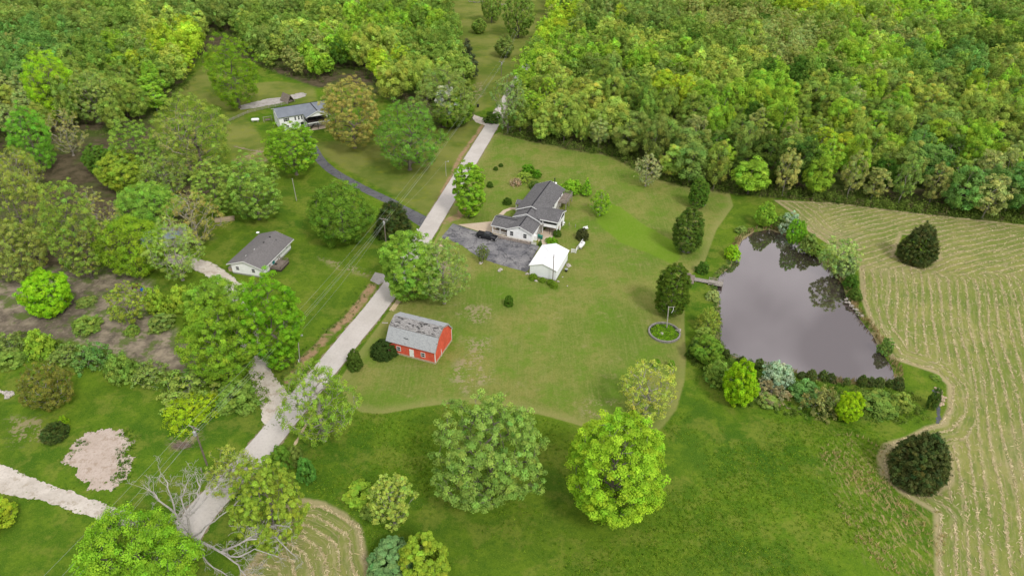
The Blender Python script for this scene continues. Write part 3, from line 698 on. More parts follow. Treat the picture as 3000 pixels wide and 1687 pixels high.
# carport
MB(OFF).gable_x(-24.5, -16.2, 15.65, 22.5, 2.95, 4.25).build('roof', M[K_], mh)
MB(OFF).ext_x([(15.62, 2.83), (19.07, 4.13), (22.53, 2.83), (22.53, 3.1), (19.07, 4.42), (15.62, 3.1)], -24.55, -24.5).build('fascia', M['white'], mh)
MB(OFF).box(-24.5, 15.6, 2.85, -19.9, 15.65, 3.1).build('fascia', M['white'], mh)
MB(OFF).ext_x([(19.07-.2, 4.36), (19.07, 4.465), (19.07+.2, 4.36)], -24.4, -17.6).build('ridge_cap', M['ridge_cap'], mh)
MB(OFF).box(-24.2, 15.6, -.1, -19.4, 22.3, .62).build('carport_floor', M['concrete'], mh)
for xx, yy in ((-24.05, 15.85), (-21.75, 15.85), (-19.5, 15.85), (-24.05, 22.1), (-21.7, 22.1)):
    MB(OFF).box(xx-.09, yy-.09, .62, xx+.09, yy+.09, 2.97).build('post', M['white'], mh)
railing(mh, [(-23.95, 15.85), (-21.75, 15.85), (-19.6, 15.85)], .62, .95, 'white', .22, off=OFF)
MB(OFF).ext_x([(15.9, 3.0), (19.07, 4.2), (22.3, 3.0)], -24.3, -24.22).build('gable_panel', M[W_], mh)
# raised screened porch over an open patio
MB(OFF).box(-12.0, 22.3, 2.3, -6.8, 29.2, 2.5).build('porch_floor', M['deck'], mh)
MB(OFF).box(-11.0, 22.26, 2.28, -6.76, 22.34, 3.25).box(-6.84, 22.34, 2.28, -6.76, 29.2, 3.25).box(-11.0, 29.16, 2.28, -6.84, 29.24, 3.25).build('porch_wall', M[W_], mh)
MB(OFF).box(-11.0, 22.34, 3.25, -6.9, 22.38, 4.42).build('screen', M['dark'], mh)
MB(OFF).box(-6.9, 22.38, 3.25, -6.86, 29.1, 4.42).build('screen', M['dark'], mh)
MB(OFF).box(-11.0, 29.08, 3.25, -6.9, 29.12, 4.42).build('screen', M['dark'], mh)
for xx, yy in ((-11.05, 22.3), (-6.8, 22.3), (-6.8, 25.7), (-6.8, 29.2), (-11.05, 29.2)):
    MB(OFF).box(xx-.09, yy-.09, 0, xx+.09, yy+.09, 4.46).build('post', M['white'], mh)
MB(OFF).box(-12.0, 22.3, 2.5, -11.1, 22.36, 4.42).build('porch_door', M['white'], mh)
MB(OFF).box(-11.85, 22.26, 3.3, -11.3, 22.3, 4.2).build('door_pane', M['glass'], mh)
MB(OFF).box(-9.0, 22.3, 0, -8.9, 22.4, 2.3).build('post', M['black'], mh)
MB(OFF).box(-12.0, 28.9, 0, -6.8, 29.06, 2.3).build('lower_wall', M[W_], mh)
for ya, yb in ((22.5, 23.6), (25.0, 26.2), (28.0, 28.88)): MB(OFF).box(-6.86, ya, 0, -6.78, yb, 2.28).build('lower_wall', M[W_], mh)
MB(OFF).gable_x(-14.2, -6.35, 21.75, 29.65, 4.42, 5.62, ym=26.0).build('roof', M[K_], mh)
MB(OFF).ext_x([(21.72, 4.3), (26.0, 5.5), (29.68, 4.3), (29.68, 4.56), (26.0, 5.78), (21.72, 4.56)], -6.35, -6.30).build('fascia', M['white'], mh)
MB(OFF).box(-11.9, 21.68, 4.32, -6.35, 21.74, 4.58).build('fascia', M['white'], mh)
MB(OFF).ext_x([(22.4, 4.42), (26.0, 5.45), (29.1, 4.42)], -6.9, -6.82).build('gable_panel', M['dark'], mh)
steps(mh, -11.85, -10.9, 22.1, 18.2, 0, 2.4, 10, 'grey_wood', off=OFF)
railing(mh, [(-10.85, 22.0), (-10.85, 21.0)], 2.4, .9, 'grey_wood', off=OFF)
MB(OFF).box(-12.0, 17.2, .0, -11.2, 18.0, 1.6).build('porch_landing', M['white'], mh)
# entry porch
MB(OFF).gable_x(-22.5, -20.2, 30.2, 33.4, 3.1, 3.95).build('roof', M[K_], mh)
MB(OFF).ext_x([(30.2, 3.0), (31.8, 3.85), (33.4, 3.0), (33.4, 3.2), (31.8, 4.05), (30.2, 3.2)], -22.54, -22.5).build('fascia', M['white'], mh)
for yy in (30.5, 33.1): MB(OFF).box(-22.35, yy-.08, 0, -22.19, yy+.08, 3.15).build('post', M['white'], mh)
# chimney and roof bits
MB(OFF).box(-15.1, 43.1, 0, -13.9, 44.3, 5.6).build('chimney_chase', M['white_siding'], mh)
MB(OFF).tube((-14.5, 43.7, 5.6), (-14.5, 43.7, 7.1), .14, .14, 8).tube((-14.5, 43.7, 7.0), (-14.5, 43.7, 7.25), .2, .2, 8).build('flue', M['black'], mh)
MB(OFF).tube((-12.3, 31.5, 4.6), (-12.3, 31.5, 5.25), .06, .06, 6).build('roof_vent', M['black'], mh)
MB(OFF).box(-18.6, 43.0, 1.2, -17.4, 43.05, 2.4).build('window', M['glass'], mh)
for yy in (28.5, 33.5, 40.5): window_x(mh, yy, 2.7, 1.2, 1.1, -11.4, 1, off=OFF)
# rear deck
dk = MB(OFF).box(-11.4, 37.6, 2.3, -8.6, 44.3, 2.5).build('rear_deck', M['deck'], mh)
for xx, yy in ((-8.75, 37.75), (-8.75, 41), (-8.75, 44.15), (-11, 44.15)): MB(OFF).box(xx-.1, yy-.1, 0, xx+.1, yy+.1, 2.3).build('deck_post', M['grey_wood'], dk)
railing(dk, [(-10.3, 37.7), (-8.7, 37.7), (-8.7, 44.2), (-11.3, 44.2)], 2.5, 1.0, 'grey_wood', .3, off=OFF)
steps(dk, -11.3, -10.3, 37.6, 34.2, 0, 2.4, 9, 'grey_wood', off=OFF)
railing(dk, [(-10.25, 37.5), (-10.25, 36.4)], 1.6, .9, 'grey_wood', .4, off=OFF)
# retaining wall
rw = thing('retaining_wall', 'low grey block retaining wall between the parking area and the main house', 'wall', A(-24.6, 14.9), GA)
for k in range(3):
    b = MB((24.6, -14.9, 0)); x = -24.6+(.22 if k % 2 else 0)
    while x < -12.3: b.box(x, 14.55+.05*k, k*.25-.02, x+.41, 15.0, k*.25+.225); x += .44
    b.build('block_course', simple('wall_block', (.34, .29, .25), .95, .05, var=.35, scale=2.2, fine=.4), rw)
MB((24.6, -14.9, 0)).box(-24.62, 14.63, .735, -12.15, 15.05, .82).build('cap', simple('wall_cap', (.42, .37, .32), .95, .05, var=.3, scale=2), rw)
MB((24.6, -14.9, 0)).box(-24.6, 15.06, 0, -12.0, 15.55, .7).build('planting_soil', simple('wall_soil', (.16, .15, .07), .95, .05, var=.4, scale=3), rw)
fe = thing('picket_gate', 'short white picket gate at the corner of the main house wall', 'gate', A(-11.9, 14.9), GA)
b = MB()
for i in range(6): b.box(i*.26, 0, 0, i*.26+.12, .04, 1.0)
b.build('pickets', M['white'], fe); MB().box(0, .045, .25, 1.45, .09, .35).box(0, .045, .75, 1.45, .09, .85).build('rails', M['white'], fe)

# --- ranch house on the left
HA = 2.912-pi; hx = np.array([cos(HA), sin(HA)]); h0 = np.array([-64.56, 146.388])-hx*8.541
rh = thing('house', 'white ranch house with plain grey roof and small brown deck left of the road', 'house', (h0[0], h0[1], 0), HA)
HW, HL = 8.54, 14.9
MB().box(.03, .03, -.1, HW-.03, HL-.03, .42).build('foundation', M['grey_block'], rh)
MB().ext_y([(0, .42), (HW, .42), (HW, 3.05), (HW/2, 4.55), (0, 3.05)], 0, HL).build('wall', M[W_], rh)
MB().gable_y(-.95, HW+.95, -.58, HL+.58, 2.9, 4.62, .14).build('roof', M['shingle_grey'], rh)
for yy in (-.62, HL+.58):
    MB().ext_y([(-.97, 2.8), (HW/2, 4.53), (HW+.97, 2.8), (HW+.97, 3.0), (HW/2, 4.73), (-.97, 3.0)], yy, yy+.04).build('fascia', M['white'], rh)
for xx in (-1.0, HW+.94): MB().box(xx, -.58, 2.76, xx+.08, HL+.58, 2.98).build('gutter', M['white'], rh)
window_y(rh, 1.75, 1.35, .85, 1.05, 0); window_y(rh, 6.3, 1.35, .85, 1.05, 0)
for yy, w_, h in ((1.8, .8, .9), (7.75, .5, .9), (8.75, 1.1, .9), (9.75, .5, .9), (12.9, .8, .9)): window_x(rh, yy, 1.5, w_, h, HW)
d_ = MB().box(HW, 5.3, .8, HW+.06, 6.35, 2.75).build('door', M['teal'], rh); MB().box(HW+.06, 6.15, 1.7, HW+.1, 6.25, 1.8).build('handle', M['galv'], d_)
for x, y, z, c in ((3.2, 2.6, 4.25, 'white'), (2.6, 5.2, 4.0, 'white'), (3.9, 5.6, 4.5, 'white'), (4.4, 9.2, 4.7, 'black'), (4.5, 12.2, 4.7, 'black'), (6.2, 12.2, 4.0, 'black'), (1.6, 7.8, 3.6, 'black')):
    MB().box(x-.16, y-.22, z-.2, x+.16, y+.22, z+.14).build('roof_vent', M[c], rh)
ds = MB().tube((-.9, HL+.1, 2.6), (-1.0, HL+.1, 3.5), .05, .05, 6).build('dish_mast', M['galv'], rh)
MB().lathe([(.05, 0), (.3, .06), (.48, .2), (.46, .22), (.28, .1), (.05, .05)], (-1.0, HL+.1, 3.5), 12).build('satellite_dish', M['white'], rh)
dk = MB().box(HW, 3.7, .6, HW+3.2, 8.1, .78).build('deck', M['deck'], rh)
for xx, yy in ((HW+3.05, 3.85), (HW+3.05, 7.95), (HW+1.5, 3.85)): MB().box(xx-.08, yy-.08, 0, xx+.08, yy+.08, .6).build('deck_post', M['deck'], dk)
railing(dk, [(HW+.1, 3.78), (HW+3.12, 3.78), (HW+3.12, 8.02), (HW+1.2, 8.02)], .78, .9, 'deck', .28)
railing(dk, [(HW+.15, 8.02), (HW+.15, 8.9)], .3, .9, 'deck', .5)
MB().box(HW+.05, 3.72, .1, HW+3.15, 3.76, .6).box(HW+3.14, 3.8, .1, HW+3.18, 8.0, .6).build('deck_skirt', M['dark_deck'], dk)
sb = MB()
for i in range(3): sb.box(HW+.2, 8.1+i*.3, 0, HW+1.1, 8.4+i*.3, .6-i*.2)
sb.build('deck_steps', M['deck'], dk)
MB().box(HW+.3, 5.4, .785, HW+1.0, 6.2, .80).build('door_mat', M['black'], dk)
tg = thing('shed_annex', 'low tan boarded annex at the back corner of the ranch house', 'shed', tuple(Vector((h0[0], h0[1], 0))+Vector((hx[0], hx[1], 0))*-1.6), HA)
MB().box(0, .6, 0, 1.45, 3.2, 1.0).build('wall', M['tan_block'], tg); MB().box(-.05, .55, 1.0, 1.5, 3.25, 1.12).build('lid', M['grey_wood'], tg)

# --- house with the blue-grey roof at the top
UA = R(29.5); uo = Vector((-88.1, 244.6, 0))
uh = thing('house', 'white two level house with blue grey metal roof and raised porch, upper lawn', 'house', uo, UA)
UL, UD = 18.0, 9.6
MB().ext_x([(0, -.1), (UD, -.1), (UD, 5.35), (UD/2, 7.15), (0, 5.35)], 0, UL).build('wall', M[W_], uh)
MB().gable_x(-.5, UL+.5, -.55, UD+.55, 5.2, 7.25, .12).build('roof', M['blue_roof'], uh)
MB().gable_y(8.9, 17.9, -4.9, 4.6, 5.18, 7.2, .125).build('roof', M['blue_roof'], uh)
for xx in (-.54, UL+.5): MB().ext_x([(-.57, 5.08), (UD/2, 7.13), (UD+.57, 5.08), (UD+.57, 5.3), (UD/2, 7.36), (-.57, 5.3)], xx, xx+.04).build('fascia', M['white'], uh)
MB().ext_y([(8.88, 5.06), (13.4, 7.08), (17.92, 5.06), (17.92, 5.29), (13.4, 7.32), (8.88, 5.29)], -4.95, -4.9).build('fascia', M['white'], uh)
MB().ext_y([(9.4, 5.2), (17.4, 5.2), (13.4, 6.98)], -4.4, -4.3).build('gable_panel', M[W_], uh)
MB().ext_x([(UD/2-.2, 7.33), (UD/2, 7.42), (UD/2+.2, 7.33)], -.5, UL+.5).build('ridge_cap', M['ridge_cap'], uh)
MB().ext_y([(13.2, 7.28), (13.4, 7.37), (13.6, 7.28)], -4.9, 4.5).build('ridge_cap', M['ridge_cap'], uh)
MB().box(9.2, -4.4, 2.7, 17.6, 0, 2.9).build('porch_floor', M['dark_deck'], uh)
MB().box(9.25, -4.45, 2.62, 17.6, -4.4, 3.0).box(9.2, -4.4, 2.62, 9.25, -.05, 3.0).build('porch_beam', M['white'], uh)
railing(uh, [(9.3, -4.3), (13.4, -4.3), (17.5, -4.3)], 2.9, .95, 'black', .4); railing(uh, [(9.3, -4.2), (9.3, -.1)], 2.9, .95, 'black', .4)
for xx in (9.35, 13.0, 17.4): MB().box(xx-.1, -4.35, 0, xx+.1, -4.15, 5.25).build('post', M['black'], uh)
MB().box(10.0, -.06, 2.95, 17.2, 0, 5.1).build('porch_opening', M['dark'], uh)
MB().box(9.3, -4.6, 0, 17.6, -.02, .06).build('porch_slab', M['concrete'], uh)
steps(uh, 10.0, 13.0, -3.6, -2.6, 2.8, .1, 11, 'dark_deck', 'x')
MB().box(7.6, -.05, .05, 8.75, 0, 2.2).build('lower_door', M['black'], uh)
window_y(uh, 2.6, 3.4, 1.0, 1.2, 0, shutters=True)
for xx in (5.9, 7.2, 8.35): window_y(uh, xx, 3.3, .55, 1.35, 0, shutters=False)
window_y(uh, 2.6, .9, 1.0, .9, 0); MB().box(5.0, -.03, 2.62, 8.8, 0, 2.75).build('band_board', M['white'], uh)
window_x(uh, 3.0, 3.4, 1.0, 1.1, 0, -1); window_x(uh, 7.0, 3.4, 1.0, 1.1, 0, -1)

# --- grey shed hidden in the grove
sp = G(365, 632); s2 = thing('shed', 'pale shed with a faded blue grey roof half hidden by the grove oaks', 'shed', (sp.x, sp.y, 0), R(26))
MB().ext_x([(0, 0), (6.5, 0), (6.5, 2.5), (3.25, 3.6), (0, 2.5)], 0, 11).build('wall', M['white_siding'], s2)
MB().gable_x(-.4, 11.4, -.5, 7, 2.4, 3.75, .12).build('roof', M['bluegrey_roof'], s2)
MB().box(2, -.05, 0, 4.6, 0, 2.2).box(6, -.05, 0, 8.6, 0, 2.2).build('garage_door', M['grey_wood'], s2)
# ------------------------------------------------------------------ trees
def unit(v): return v/np.maximum(np.linalg.norm(v, axis=-1, keepdims=True), 1e-9)
PROF = {
 'oak': lambda t: np.clip(1-np.abs((t-.42)/.58)**2.1, 0, 1)**.5*np.where(t < .42, .72+.28*np.clip(t/.42, 0, 1), 1),
 'round': lambda t: np.sqrt(np.clip(1-(2*t-1)**2, 0, 1)),
 'tall': lambda t: np.clip(1-np.abs((t-.45)/.56)**1.9, 0, 1)**.62,
 'cone': lambda t: np.clip(1.01-t**1.8, 0, 1)**.62*np.clip(.86+t*.9, 0, 1),
 'spire': lambda t: np.clip(1.02-t, 0, 1)**.95*np.clip(.6+t*4, 0, 1),
 'dome': lambda t: np.clip(1-t**2.3, 0, 1)**.5,
 'pear': lambda t: np.clip(1-np.abs((t-.40)/.61)**2.4, 0, 1)**.6,
}
def leaves_mesh(name, C, Nn, size, tint, mat):
    """diamond leaves: C centres, Nn normals, size, tint (n,3)"""
    n = len(C); rng = np.random.default_rng(len(C)+7)
    r = unit(rng.normal(size=(n, 3))); a = unit(np.cross(Nn, r)); b = np.cross(Nn, a)
    s = size[:, None]
    V = np.stack([C-a*s*.62, C-b*s*.40+Nn*s*.10, C+a*s*.62, C+b*s*.40+Nn*s*.10], 1).reshape(-1, 3)
    return quads(name, V, tint, mat)
def quads(name, V, tint, mat, extra=None):
    n = len(V)//4
    me = bpy.data.meshes.new(name)
    me.vertices.add(4*n); me.vertices.foreach_set('co', V.astype(np.float32).ravel())
    me.loops.add(4*n); me.loops.foreach_set('vertex_index', np.arange(4*n, dtype=np.int32))
    me.polygons.add(n); me.polygons.foreach_set('loop_start', np.arange(0, 4*n, 4, dtype=np.int32))
    me.polygons.foreach_set('loop_total', np.full(n, 4, np.int32))
    for nm, v in [('tint', tint)]+([extra] if extra else []):
        at = me.attributes.new(nm, 'FLOAT_COLOR', 'FACE')
        at.data.foreach_set('color', np.column_stack([v, np.ones(n)]).astype(np.float32).ravel())
    me.update(calc_edges=True); me.materials.append(mat); return me

def gen_tree(seed, W, Hc, clear, shape='oak', nc=130, per=60, leaf=.42, rc=.095, shell=.78, inner=.2, flat=.72, limbs=True,
             spike=0.0, lump=.16, up=.45, trunk=.026, gap=.0, bark='bark', bottom=.0, tv=.16):
    """returns (crown mesh data, trunk mesh or None); crown base at z=clear"""
    rng = np.random.default_rng(seed)
    t = rng.random(nc*6); az = rng.random(nc*6)*2*pi
    R_ = PROF[shape](t)
    keep = (rng.random(len(t)) < np.maximum(R_, .12)) & (t >= bottom)
    t, az, R_ = t[keep], az[keep], R_[keep]
    ph = rng.random(6)*2*pi
    lum = 1+lump*(np.sin(2*az+ph[0]+3*t)*.5+np.sin(3*az+ph[1]-4*t)*.5+np.sin(5*az+ph[2]+7*t)*.45+np.sin(t*11+ph[3])*.35)
    if gap:
        g = np.sin(3*az+ph[4]+5*t)+np.sin(4*az-7*t+ph[5]); k2 = g < 1.6-gap*2.2
        t, az, R_, lum = t[k2], az[k2], R_[k2], lum[k2]
    rad = np.where(rng.random(len(t)) < inner, .25+.45*rng.random(len(t)), shell+(1.0-shell)*rng.random(len(t)))
    C = np.stack([cos_(az)*R_*lum*rad*W/2, sin_(az)*R_*lum*rad*W/2, clear+t*Hc*(1+.05*rng.normal(size=len(t)))], 1)
    # thin out by rejection so clumps are spread evenly
    md = W*rc*.72; sel = []
    for i in range(len(C)):
        if len(sel) >= nc: break
        if not sel or np.min(((C[sel]-C[i])**2).sum(1)) > md*md: sel.append(i)
    C = C[sel]; m = len(C)
    axis_c = np.array([0, 0, clear+Hc*.42])
    rr = W*rc*(.7+.6*rng.random(m))
    ct = np.stack([1+tv*.5*rng.normal(size=m), np.ones(m), 1-.3*tv*rng.normal(size=m)], 1)*(1+tv*rng.normal(size=m))[:, None]
    k = rng.integers(int(per*.6), int(per*1.4)+1, m)
    ci = np.repeat(np.arange(m), k); n = len(ci)
    d = unit(rng.normal(size=(n, 3))); out = unit(C[ci]-axis_c)
    d = unit(d+out*.55+np.array([0, 0, up])*.6)
    q = rng.random(n)**.45
    P = C[ci]+d*(rr[ci]*q)[:, None]*np.array([1, 1, flat])
    if spike:
        P = P+out*(rr[ci]*spike*rng.random(n)**2)[:, None]
    N_ = unit(d*.95+np.array([0, 0, up*.9])+rng.normal(size=(n, 3))*.33)
    sz = leaf*(.65+.7*rng.random(n))
    ti = ct[ci]*(1+.085*rng.normal(size=n))[:, None]
    ti = np.clip(ti*np.stack([1+.05*rng.normal(size=n), np.ones(n), np.ones(n)], 1), .35, 1.8)
    crown = (P, N_, sz, ti)
    tm = None
    if limbs:
        tm = gen_wood(rng, C, clear, Hc, W, trunk, bark)
    return crown, tm
def cos_(x): return np.cos(x)
def sin_(x): return np.sin(x)
def gen_wood(rng, C, clear, Hc, W, trunk, bark, tip=.022):
    top = clear+Hc*.62; nt = 8
    nodes = [np.array([0, 0, -.15])]; par = [-1]
    wob = rng.normal(size=(nt+1, 2))*W*.012
    for i in range(1, nt+1):
        nodes.append(np.array([wob[i, 0]*i/2, wob[i, 1]*i/2, top*i/nt])); par.append(len(nodes)-2)
    order = np.argsort(np.linalg.norm(C[:, :2], axis=1)*1.0+np.abs(C[:, 2]-clear-Hc*.4)*.4)
    for i in order:
        c = C[i]; A = np.array(nodes)
        dv = c-A; dist = np.linalg.norm(dv, axis=1)
        cost = dist+np.where(A[:, 2] > c[2]-.15*np.linalg.norm(dv[:, :2], axis=1), 4.0, 0)+np.where(A[:, 2] < clear*.55, 8, 0)
        j = int(np.argmin(cost)); a = A[j]; ns = 3 if dist[j] > W*.12 else 2
        pr = j
        for s in range(1, ns+1):
            f = s/ns
            p = a+(c-a)*f+rng.normal(size=3)*dist[j]*.05*(1 if s < ns else 0)+np.array([0, 0, dist[j]*.09*sin(pi*f)])
            nodes.append(p); par.append(pr); pr = len(nodes)-1
    A = np.array(nodes); n = len(A); r = np.zeros(n)
    for i in range(n-1, -1, -1):
        r[i] = max(r[i], tip**2.2)
        if par[i] >= 0: r[par[i]] += r[i]
    r = r**(1/2.2); r = r*(W*trunk/r[0]); r = np.maximum(r, tip)
    mb = MB()
    for i in range(1, n):
        mb.tube(A[par[i]], A[i], min(r[par[i]], r[i]*1.35), r[i], 5 if r[i] > .09 else 3, cap=False)
    mb.tube(A[0], A[0]+np.array([0, 0, .7]), r[0]*1.6, r[0]*1.02, 7, cap=False)
    me = bpy.data.meshes.new('trunk'); me.from_pydata([tuple(v) for v in mb.v], [], mb.f); me.materials.append(M[bark]); me.update()
    return me

KIND = {   # nominal width, crown height, clear stem and the habit
 'dense': dict(W=11, Hc=9.5, clear=.8, shape='oak', nc=230, per=85, leaf=.34, rc=.085, inner=.12),
 'oak': dict(W=14, Hc=11, clear=1.2, shape='oak', nc=260, per=62, leaf=.33, rc=.062, inner=.22, gap=.07, lump=.2),
 'sparse': dict(W=10, Hc=8.5, clear=1.2, shape='oak', nc=210, per=36, leaf=.29, rc=.065, inner=.3, gap=.10, bark='bark_pale', lump=.2),
 'thin': dict(W=10, Hc=8.5, clear=1.3, shape='oak', nc=160, per=24, leaf=.27, rc=.068, inner=.3, gap=.18, bark='bark_pale', lump=.24),
 'tall': dict(W=8, Hc=11, clear=3.0, shape='tall', nc=70, per=150, leaf=.34, rc=.17, inner=.08, lump=.26, flat=.85, tv=.2),
 'round': dict(W=9, Hc=9.5, clear=3.0, shape='oak', nc=75, per=150, leaf=.34, rc=.16, inner=.08, lump=.26, flat=.85, tv=.2),
 'thick': dict(W=9, Hc=10, clear=3.0, shape='tall', nc=110, per=64, leaf=.34, rc=.105, inner=.2, gap=.06, lump=.22, bark='bark_pale'),
 'bush': dict(W=4, Hc=3.2, clear=.05, shape='dome', nc=90, per=62, leaf=.22, rc=.13, inner=.1, limbs=False, lump=.2),
 'clipped': dict(W=3, Hc=2.4, clear=.03, shape='dome', nc=120, per=60, leaf=.16, rc=.12, inner=.05, limbs=False, lump=.05, tv=.08),
 'cedar': dict(W=8, Hc=7.5, clear=.1, shape='cone', nc=420, per=60, leaf=.25, rc=.065, inner=.04, spike=1.1, limbs=False, lump=.09, flat=.7, up=.3, tv=.3),
 'pine': dict(W=6.5, Hc=12, clear=1.0, shape='spire', nc=160, per=60, leaf=.28, rc=.09, inner=.15, spike=.8, lump=.12, flat=.5, up=.3, tv=.2),
 'pear': dict(W=6.5, Hc=8.5, clear=1.0, shape='pear', nc=300, per=70, leaf=.25, rc=.095, inner=.05, lump=.06, bark='bark_pale', tv=.16),
 'vase': dict(W=7, Hc=4.5, clear=.1, shape='dome', nc=150, per=34, leaf=.24, rc=.07, inner=.4, spike=1.6, lump=.16, trunk=.012),
 'brush': dict(W=6, Hc=3.6, clear=.05, shape='dome', nc=100, per=32, leaf=.25, rc=.085, inner=.4, spike=.5, gap=.12, lump=.2, trunk=.012, bark='bark_pale'),
}
LEAF_GAIN = 1.68
PROTO = {}
def proto(kind, v):
    key = (kind, v)
    if key not in PROTO:
        k = dict(KIND[kind]); cr, tm = gen_tree(hash_(kind)*31+v*101+5, **k)
        PROTO[key] = (leaves_mesh('crown', *cr, M['leaf']), tm)
    return PROTO[key]
def hash_(s): return sum((i+1)*ord(c) for i, c in enumerate(s)) % 997
NV = {'tall': 5, 'round': 5, 'thick': 4, 'dense': 4, 'oak': 4, 'sparse': 4, 'thin': 3, 'bush': 4}
COLR = dict(lime=(.258,.345,.028), bright=(.190,.305,.030), green=(.140,.215,.036), mid=(.150,.212,.046), olive=(.168,.235,.042), yel=(.25,.31,.055),
            tan=(.215,.242,.068), pale=(.225,.275,.085), dark=(.060,.105,.018), blue=(.115,.215,.048), cedar=(.052,.070,.020), silver=(.24,.31,.20), brown=(.19,.165,.08),
            dgreen=(.055,.115,.016))
trng = random.Random(77)
TREE_AT = []
def plant(kind, loc, W, Hc, clear, colr, name, label, cat, group=None, unique=None, rz=None, jit=.06):
    nk = KIND[kind]
    if unique is not None:
        k = dict(nk); sc = W/k['W']; k.update(W=W, Hc=Hc, clear=clear); k['nc'] = int(k['nc']*unique)
        k['rc'] = k['rc']/unique**.42; k['leaf'] = max(.22, k['leaf']*.78); k['per'] = int(k['per']*1.35)
        cr, tm = gen_tree(int(loc[0]*13+loc[1]*7) % 9999+3, **k); cm = leaves_mesh('crown', *cr, M['leaf'])
        sxy = sz = 1; zc = 0
    else:
        cm, tm = proto(kind, trng.randrange(NV.get(kind, 2)))
        sxy = W/nk['W']; sz = (Hc+clear)/(nk['Hc']+nk['clear'])
    root = thing(name, label, cat, (loc[0], loc[1], 0), trng.uniform(0, 2*pi) if rz is None else rz, group)
    c = link(bpy.data.objects.new('crown' if tm else 'foliage', cm), root); c.scale = (sxy, sxy, sz)
    b = COLR[colr] if isinstance(colr, str) else colr
    f = 1+trng.uniform(-jit, jit)*1.5
    f *= LEAF_GAIN; c.color = (b[0]*f*(1+trng.uniform(-jit, jit)), b[1]*f, b[2]*f, 1)
    if tm: tk = link(bpy.data.objects.new('trunk', tm), root); tk.scale = (sxy, sxy, sz)
    TREE_AT.append((loc[0], loc[1], W/2)); return root
def fit(x0, y0, x1, y1, clear=None, kind='dense'):
    """size and place of a plant from the outline of its crown"""
    nk = KIND[kind]; cx, cy = (x0+x1)/2, (y0+y1)/2; zc = 4.0; cr = nk['clear']/(nk['Hc'])
    for _ in range(8):
        P = G(cx, cy, zc); dz = depth(P); W = (x1-x0)*DS*dz/FPX; V = (y1-y0)*DS*dz/FPX
        phi = math.atan2(CAM_H-zc, math.hypot(P.x, P.y))
        Hc = sqrt(max(V*V-(W*sin(phi))**2, (.3*V)**2))/cos(phi); Hc = min(max(Hc, .55*W), 1.7*W)
        cl_ = min(clear if clear is not None else cr*Hc, 4.0); zc = cl_+Hc*.48
    return (P.x, P.y), W*(1.02 if kind in ('oak', 'dense', 'sparse') else .97), Hc, cl_
def T(kind, box, colr, label, name='deciduous_tree', cat='tree', group=None, unique=None, clear=None, jit=.04):
    loc, W, Hc, c_ = fit(*box, clear=clear, kind=kind)
    root = plant(kind, loc, W, Hc, c_, colr, name, label, cat, group, unique, jit=jit)
    cr = root.children[0]; me = cr.data; n = len(me.vertices); v = np.empty(n*3, np.float32); me.vertices.foreach_get('co', v)
    v = v.reshape(-1, 3)[::max(1, n//3000)].astype(float); a = root.rotation_euler[2]
    Rm = np.array([[cos(a), -sin(a), 0], [sin(a), cos(a), 0], [0, 0, 1]]); s = cr.scale.copy(); p = np.array([loc[0], loc[1], 0.])
    s0 = s.copy()
    for _ in range(7):        # bring the plant's real size and place in line with the outline
        d = (v*np.array(s))@Rm.T+p-np.array([0, 0, CAM_H]); z = d@_fw
        X_ = (1500+FPX*(d@_rt)/z)/DS; Y_ = (843.5-FPX*(d@_up)/z)/DS
        xa, xb = np.percentile(X_, [.35, 99.65]); ya, yb = np.percentile(Y_, [.35, 99.65])
        rx = (box[2]-box[0])/(xb-xa); ry = (box[3]-box[1])/(yb-ya)
        s[0] = s[1] = s[0]*rx; s[2] = min(max(s[2]*(ry**1.4), s0[2]*.45), s0[2]*2.0)
        zz = float(np.median(v[:, 2])*s[2])
        q0 = G((xa+xb)/2, (ya+yb)/2, zz); q1 = G((box[0]+box[2])/2, (box[1]+box[3])/2, zz); p = p+np.array([q1.x-q0.x, q1.y-q0.y, 0])
    root.location = (p[0], p[1], 0)
    for c in root.children: c.scale = s
    TREE_AT[-1] = (p[0], p[1], W/2); return root
# ------------------------------------------------------------------ the single trees and shrubs the photo shows
T('oak', (1088,994,1370,1282), (.165,.255,.048), 'huge round soft green oak standing in the meadow below the mown lawn', 'oak_tree', unique=2.6, jit=0)
T('dense', (1432,1036,1670,1320), (.195,.315,.02), 'large bright lime green tree in the meadow beside the soft green oak', unique=2.4, jit=0)
T('sparse', (925,1193,1048,1330), 'yel', 'airy pale yellow small tree in the meadow below the road bend', unique=1.6)
T('bush', (862,1212,946,1282), 'bright', 'bright green low shrub touching the airy yellow tree', 'shrub', 'shrub')
T('bush', (905,1265,960,1310), 'green', 'small dark green shrub under the airy yellow tree', 'shrub', 'shrub')
T('dense', (925,1348,1052,1475), (.13,.225,.075), 'bluish green tree at the bottom edge beside the striped hay patch', unique=1.3)
T('dense', (1000,1340,1128,1480), (.19,.27,.025), 'yellow green tree at the bottom edge next to the bluish green one', unique=1.3)
T('thin', (1558,905,1702,1062), (.28,.33,.055), 'thin yellow tree on the lower corner of the mown lawn', unique=1.5, clear=1.2)
T('sparse', (697,905,907,1118), (.16,.25,.03), 'half bare spreading oak leaning over the road at the gravel junction', 'oak_tree', unique=1.7, clear=2.5)
T('oak', (578,1152,772,1392), (.185,.265,.03), 'big olive yellow tree overhanging the road at the bottom', unique=1.9)
T('thin', (514,1120,655,1248), (.23,.28,.05), 'pale yellow green tree over the road above the dead tree', unique=1.5)
T('dense', (165,1275,500,1540), (.155,.29,.02), 'very large bright green tree in the bottom left beside the dead tree', unique=2.4)
T('dense', (-80,1250,42,1345), (.20,.28,.02), 'yellow green tree cut by the left edge below the white gravel drive')
